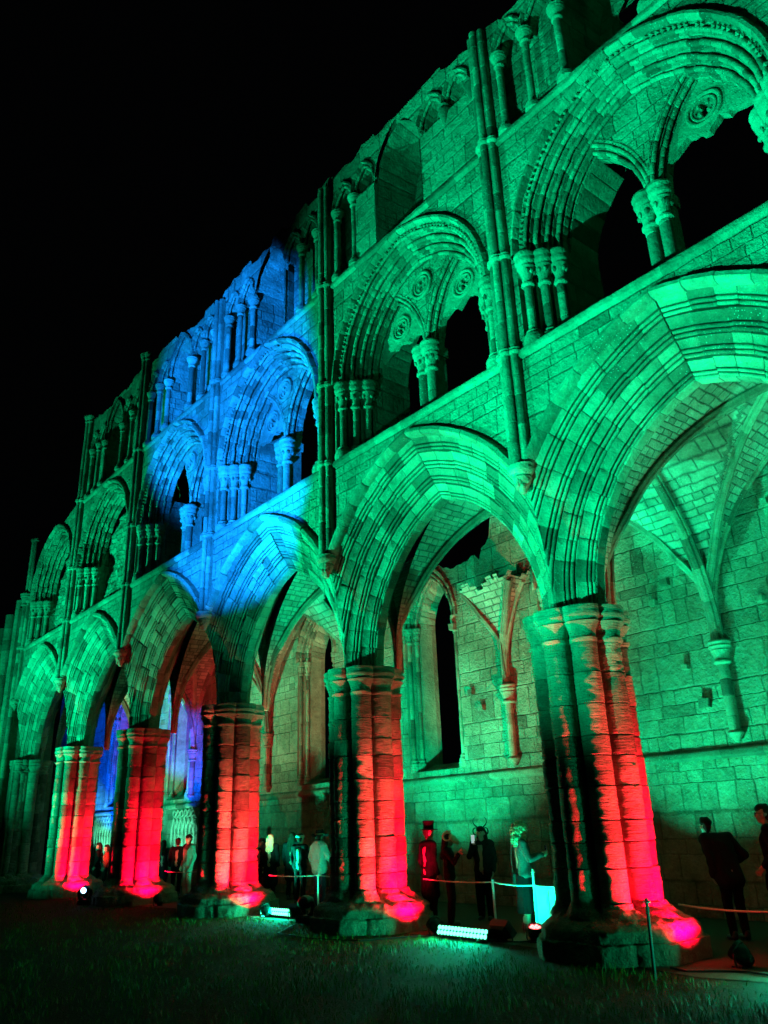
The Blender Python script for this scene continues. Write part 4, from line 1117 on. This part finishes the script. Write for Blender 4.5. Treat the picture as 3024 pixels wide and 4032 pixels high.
    for q in 'RL':
        w = J['el' + q].lerp(J['wr' + q], .93)
        tc_ += [(J['sh' + q], J['el' + q], r_(.072 * g), r_(.058 * g)), (J['el' + q], w, r_(.058 * g), r_(.046 * g))]
        if puffer:
            for t in lin(.1, .9, 4): 
                p_ = J['sh' + q].lerp(J['el' + q], t); tc_.append((p_, p_ + Vector((0, 0, .01)), r_(.08 * g), r_(.08 * g)))
    if puffer:
        for i in range(7):
            z = .92 + i * .08; tc_.append((Vector((-.08, 0, z)) * s, Vector((.08, 0, z)) * s, r_(.15), r_(.15)))
        tc_.append((A('neck', (-.05, -.05, -.0)), A('neck', (.05, -.05, -.0)), r_(.085), r_(.085)))
    def sq(v): 
        if v.z > .8 * s and abs(v.x) < .3 * s: pass
        return v
    jk = blob('jacket', tc_, .012, top, b, smooth=2 if puffer else 3, rough=.017 * s, rscale=9)
    if bottom_kind == 'trousers':
        t2 = [(A('pel', (-.05, 0, .02)), A('pel', (.05, 0, .02)), r_(.135), r_(.135))]
        for q in 'RL': t2 += [(J['hip' + q], J['kn' + q], r_(.10), r_(.075)), (J['kn' + q], A('an' + q, (0, 0, .01)), r_(.075), r_(.062))]
        blob('trousers', t2, .014, bottom, b, rough=.014 * s, rscale=9)
    elif bottom_kind == 'skirt':
        k = MB(); rows = []
        for z, r0 in ((1.02, .155), (.9, .175), (.75, .18), (.55, .185), (.38, .20), (.30, .205)):
            rows.append([((r0 + .012 * math.sin(9 * a) * (1.1 - z)) * s * math.cos(a), (r0 * .85 + .012 * math.sin(9 * a) * (1.1 - z)) * s * math.sin(a), z * s) for a in lin(0, 2 * PI, 48)[:-1]])
        k.grid(rows, closed=True); k.build('skirt', bottom, b)
    elif bottom_kind == 'cape':
        k = MB(); rows = []
        for z, r0 in ((1.49, .085), (1.44, .17), (1.36, .235), (1.15, .29), (.85, .33), (.5, .38), (.2, .42), (.10, .43)):
            rows.append([((r0 + .03 * math.sin(7 * a) * (1.5 - z)) * s * math.cos(a) * 1.02, ((r0 * .75 + .03 * math.sin(7 * a) * (1.5 - z))) * s * math.sin(a) - .03, z * s) for a in lin(PI * .68, PI * 2.32, 44)])
        o = k.build('cape', top, b); md = o.modifiers.new('thick', 'SOLIDIFY'); md.thickness = .012
        t2 = []
        for q in 'RL': t2 += [(J['hip' + q], J['kn' + q], r_(.10), r_(.09)), (J['kn' + q], A('an' + q, (0, 0, .01)), r_(.09), r_(.075))]
        blob('trousers', t2, .016, bottom, b, rough=.006)
    sh = []
    for q in 'RL':
        o = blob('shoe', [(A('an' + q, (0, -.035, -.035)), A('an' + q, (0, .16, -.05)), r_(.048), r_(.042)), (A('an' + q, (0, -.03, .02)), A('an' + q, (0, -.03, -.04)), r_(.045), r_(.05))], .012, SHOE, b)
    if hair_kind == 'short': blob('hair', [(A('head', (0, -.035, .05)), A('head', (0, .02, .062)), r_(.092), r_(.075)), (A('head', (0, -.05, .0)), A('head', (0, -.05, -.05)), r_(.075), r_(.055))], .010, hair, b, rough=.012, rscale=18)
    elif hair_kind == 'long': blob('hair', [(A('head', (0, -.035, .05)), A('head', (0, .02, .06)), r_(.096), r_(.078)), (A('head', (-.04, -.06, .0)), A('chest', (-.07, -.11, .0)), r_(.075), r_(.045)), (A('head', (.04, -.06, .0)), A('chest', (.07, -.11, .0)), r_(.075), r_(.045)), (A('head', (0, -.07, 0)), A('chest', (0, -.13, -.03)), r_(.08), r_(.05))], .011, hair, b, rough=.014, rscale=14)
    elif hair_kind == 'curly':
        k = MB(); rn = random.Random(3)
        for i in range(340):
            a, bb = rn.uniform(0, 2 * PI), rn.uniform(-1, 1)
            c = Vector((math.cos(a) * math.sqrt(1 - bb * bb), math.sin(a) * math.sqrt(1 - bb * bb), bb))
            if c.y > .45 and c.z < .45: continue
            p = hd + Vector((c.x * .135, c.y * .135 - .035, c.z * .15 + .0 - (.07 if c.z < 0 else 0))) * s
            ax = rn.uniform(0, 6); rr = rn.uniform(.012, .02); ln = rn.uniform(.06, .12)
            k.tube([p + Vector((rr * math.cos(ax + t * 9), rr * math.sin(ax + t * 9), .02 - t * ln)) + c * .02 * math.sin(t * 3) for t in lin(0, 1, 8)], [.009, .011, .012, .012, .012, .012, .011, .009, .006], 5)
        k.build('hair', hair, b)
        blob('hair_under', [(A('head', (0, -.04, .03)), A('head', (0, -.05, -.08)), r_(.115), r_(.11))], .014, hair, b, rough=.02, rscale=25)
    return b, J, s
def W_(b, p): return Matrix.Translation(b.location) @ Matrix.Rotation(b.rotation_euler[2], 4, 'Z') @ Vector(p)
def phone(b, p, rz, label, tilt=0.0):
    r = empty('phone', W_(b, p), rz); tag(r, label, 'phone', 'phones in hands')
    k = MB(); k.box((0, 0, 0), (.036, .005, .075)); k.build('case', PHONE_M, r, sharp=0)
    k = MB(); k.box((0, .0055, 0), (.033, .001, .071)); k.build('screen', SCREEN, r, sharp=0)
def hat_lathe(b, c, prof, mat, name='hat', tilt=None, n=24, wave=0.0):
    k = MB(); rows = []
    for r, z in prof: rows.append([(c[0] + r * math.cos(a), c[1] + r * math.sin(a), c[2] + z + wave * r * r * 8 * math.cos(2 * a)) for a in lin(0, 2 * PI, n)[:-1]])
    I = k.grid(rows, closed=True); k.face(I[-1]); return k.build(name, mat, b)
def ram_horn(b, c, s, big=1.0):
    for sg in (-1, 1):
        k = MB(); path = []; rad = []
        for t in lin(0, 1, 26):
            a = t * 5.2 - .6; q = .075 * big * (1 - .45 * t)
            path.append((c[0] + sg * (.05 + .075 * t), c[1] - .02 - q * math.sin(a) * 1.1, c[2] + .05 + q * math.cos(a)))
            rad.append((.026 - .020 * t) * big * (1 + .08 * math.sin(t * 60)))
        k.tube(path, rad, 9); k.build('horn', BONE, b)

up90 = 0.0
# 1 man in the tall hat
b, J, s = person('man in dark top hat and long dark coat right of the second pier', (-4.58, 1.9, 0), -.2, 1.63, top=DARK, bottom=DARK, long_coat=.35)
hat_lathe(b, J['head'], [(.165, .055), (.17, .06), (.165, .066), (.10, .075), (.095, .09), (.098, .15), (.105, .215), (.09, .22), (.03, .215)], DARK, 'hat')
# 2 ram mask, waving
b, J, s = person('person in a ram horn mask and long black cape waving a raised hand', (-4.22, 2.05, 0), -.75, 1.5, dict(shR=(.185, -.01, 1.40), elR=(.36, .10, 1.20), wrR=(.44, .22, 1.36), palmR=(-.6, .7, 0), curlR=.15, spreadR=.35), top=DARK, bottom=DARK, bottom_kind='cape', hair_kind='long', fine=True)
ram_horn(b, J['head'], s, 1.15)
blob('mask', [(J['head'] + Vector((0, .05, .04)), J['head'] + Vector((0, .16, -.05)), .07, .045), (J['head'] + Vector((-.05, .04, .05)), J['head'] + Vector((.05, .04, .05)), .05, .05)], .01, BONE, b, rough=.01, rscale=20)
# 3 thin-horned mask with phone
b, J, s = person('person in a thin horned headdress and dark cape holding up a phone', (-4.30, 3.0, 0), 3.6, 1.6, dict(elR=(.26, .08, 1.18), wrR=(.10, .24, 1.42), palmR=(-1, -.2, .2), curlR=.8), top=DARK2, bottom=DARK, bottom_kind='cape', hair_kind='long', fine=True)
for sg in (-1, 1):
    k = MB(); k.tube([(sg * (.05 + .10 * math.sin(t * 2.6)) * s + 0, J['head'].y, J['head'].z + .09 + t * .19) for t in lin(0, 1, 10)], [.014 - .011 * t for t in lin(0, 1, 10)], 7); k.build('horn', HAIRD, b)
    k = MB(); k.tube([(sg * (.10 + .05 * math.cos(a)), J['head'].y - .01, J['head'].z + .03 + .06 * math.sin(a)) for a in lin(-1.5, 2.4, 12)], [.016 - .009 * t for t in lin(0, 1, 12)], 7); k.build('horn', HAIRD, b)
k = MB(); k.grid([[(-.045, .115, 1.40 * s), (0, .14, 1.28 * s)], [(-.01, .135, 1.40 * s), (0, .14, 1.28 * s)], [(.045, .115, 1.40 * s), (0, .14, 1.28 * s)]]); k.build('collar', PALE, b)
phone(b, J['wrR'] + Vector((-.02, .05, .09)), 3.6, 'phone held up by the person in the horned headdress')
# 4 curly haired woman
b, J, s = person('woman with big curly blonde hair, grey jacket and long dark skirt holding a phone', (-2.46, 2.07, 0), -.62, 1.62, dict(elR=(.27, .06, 1.16), wrR=(.17, .33, 1.24), palmR=(-1, 0, .1), curlR=1.0, elL=(-.25, .04, 1.15), wrL=(-.10, .33, 1.22), palmL=(1, 0, .1), curlL=1.0, anR=(.09, -.02, .09)), top=GREYWOOL, bottom=DARK, bottom_kind='skirt', hair=HAIRB, hair_kind='curly', fine=True)
for q in 'RL':
    blob('sock', [(J['an' + q] + Vector((0, 0, .03)), J['an' + q] + Vector((0, .0, .11)), .046, .048)], .012, PALE, b)
phone(b, Vector((.04, .42, 1.30)) * s, -.62 , 'phone held out by the curly haired woman')
bag = MB(); bag.box((0, 0, 0), (.05, .13, .085), jit=.008)
bo = empty('shoulder_bag', W_(b, (-.21, -.02, .83 * s)), -.62); tag(bo, 'dark shoulder bag at the hip of the curly haired woman', 'bag')
bag.build('pouch', SHOE, bo, sharp=0)
k = MB(); k.box((-.004, 0, .03), (.052, .134, .06), jit=.004); k.build('flap', DARK2, bo, sharp=0)
k = MB(); k.tube([(0, -.12, .08), (.03, -.14, .3), (.10, -.13, .55), (.22, -.10, .66), (.28, .05, .64)], .008, 6); k.tube([(0, .12, .08), (.02, .15, .3), (.06, .16, .5), (.2, .12, .64)], .008, 6); k.build('strap', SHOE, bo)
# 5 big man
b, J, s = person('broad man in a bulky dark jacket bending to the left before the aisle wall', (.62, 3.0, 0), 1.0, 1.62, dict(elR=(.36, -.02, 1.18), wrR=(.30, .16, 1.10), head=(-.05, .06, 1.62)), top=DARK2, bottom=DARK, bulk=1.22, lean=(-.22, .10), long_coat=.08)
# 6 man with glasses at the right edge
b, J, s = person('man with glasses in a dark coat at the right edge facing left', (1.20, 3.2, 0), 2.0, 1.76, dict(wrL=(-.22, .12, .95)), top=DARK, bottom=DARK, long_coat=.25)
k = MB()
for sg in (-1, 1):
    k.tube([(J['head'].x + sg * .034 + .024 * math.cos(a), J['head'].y + .098, J['head'].z + .003 + .02 * math.sin(a)) for a in lin(0, 2 * PI, 12)], .003, 5, cap=False)
    k.tube([(J['head'].x + sg * .058, J['head'].y + .095, J['head'].z + .008), (J['head'].x + sg * .088, J['head'].y - .01, J['head'].z + .005)], .003, 5)
k.tube([(J['head'].x - .01, J['head'].y + .10, J['head'].z + .005), (J['head'].x + .01, J['head'].y + .10, J['head'].z + .005)], .003, 5); k.build('glasses', PHONE_M, b)
# 7 puffer jacket and cowboy hat
b, J, s = person('person in a pale quilted puffer jacket and wide brimmed cowboy hat', (-9.10, 2.6, 0), .2, 1.6, dict(elR=(.28, .02, 1.16), wrR=(.27, .22, 1.02)), top=PUFF, bottom=DENIM, puffer=True, long_coat=.06)
hat_lathe(b, J['head'], [(.20, .045), (.205, .05), (.20, .058), (.11, .062), (.10, .08), (.098, .14), (.085, .17), (.04, .155)], DARK2, 'hat', wave=.10)
hat_lathe(b, J['head'], [(.112, .064), (.116, .068), (.114, .085), (.103, .088)], BONE, 'hat_band')
# 8 headband
b, J, s = person('dark coated person wearing a pale headband left of the puffer jacket', (-10.5, 3.0, 0), .35, 1.58, dict(elR=(.25, .05, 1.15), wrR=(.16, .27, 1.13)), top=DARK, bottom=DARK, hair=HAIRD)
k = MB(); k.lathe((J['head'].x, J['head'].y - .01, J['head'].z + .025), [(.100, 0), (.107, .012), (.107, .045), (.100, .055)], 20, cap=False); k.build('headband', PALE, b)
# 9-11 the group with long hair
person('woman with long fair hair in a long black coat beside the third pier', (-12.36, 3.3, 0), .7, 1.6, top=DARK, bottom=DARK, hair=HAIRB, hair_kind='long', long_coat=.45)
person('dark haired person in a hooded black coat with a backpack behind the fair haired woman', (-12.0, 3.75, 0), .6, 1.62, top=DARK2, bottom=DARK, hair_kind='long', long_coat=.3, bulk=1.1)
person('short dark haired person half hidden by the third pier', (-12.95, 3.4, 0), 3.3, 1.5, top=DARK, bottom=DARK, hair_kind='long', long_coat=.2)
# 12 light jacket
b, J, s = person('person in a light jacket and pale trousers with a dark backpack strap', (-15.27, 2.4, 0), 3.3, 1.66, top=PALE, bottom=PALE)
k = MB(); k.tube([(.10, -.12, 1.46 * s), (.12, .0, 1.52 * s), (.115, .11, 1.42 * s), (.10, .14, 1.2 * s), (.12, .10, 1.05 * s)], .017, 6); k.build('backpack_strap', DARK, b)
person('tall person in dark clothes left of the light jacket facing the pier', (-16.8, 2.8, 0), .9, 1.58, top=DARK, bottom=DARK, long_coat=.1)
person('person in black standing close to the right side of the fourth pier', (-18.2, 3.0, 0), .8, 1.53, top=DARK2, bottom=DARK, hair_kind='long', long_coat=.3)
person('dark haired person in a black coat beyond the fifth pier', (-22.3, 2.5, 0), 2.6, 1.52, top=DARK, bottom=DARK, hair_kind='long', long_coat=.3)
person('person in a red jacket half hidden beyond the fifth pier', (-21.7, 2.55, 0), 2.9, 1.45, top=REDC, bottom=DARK, hair_kind='long')
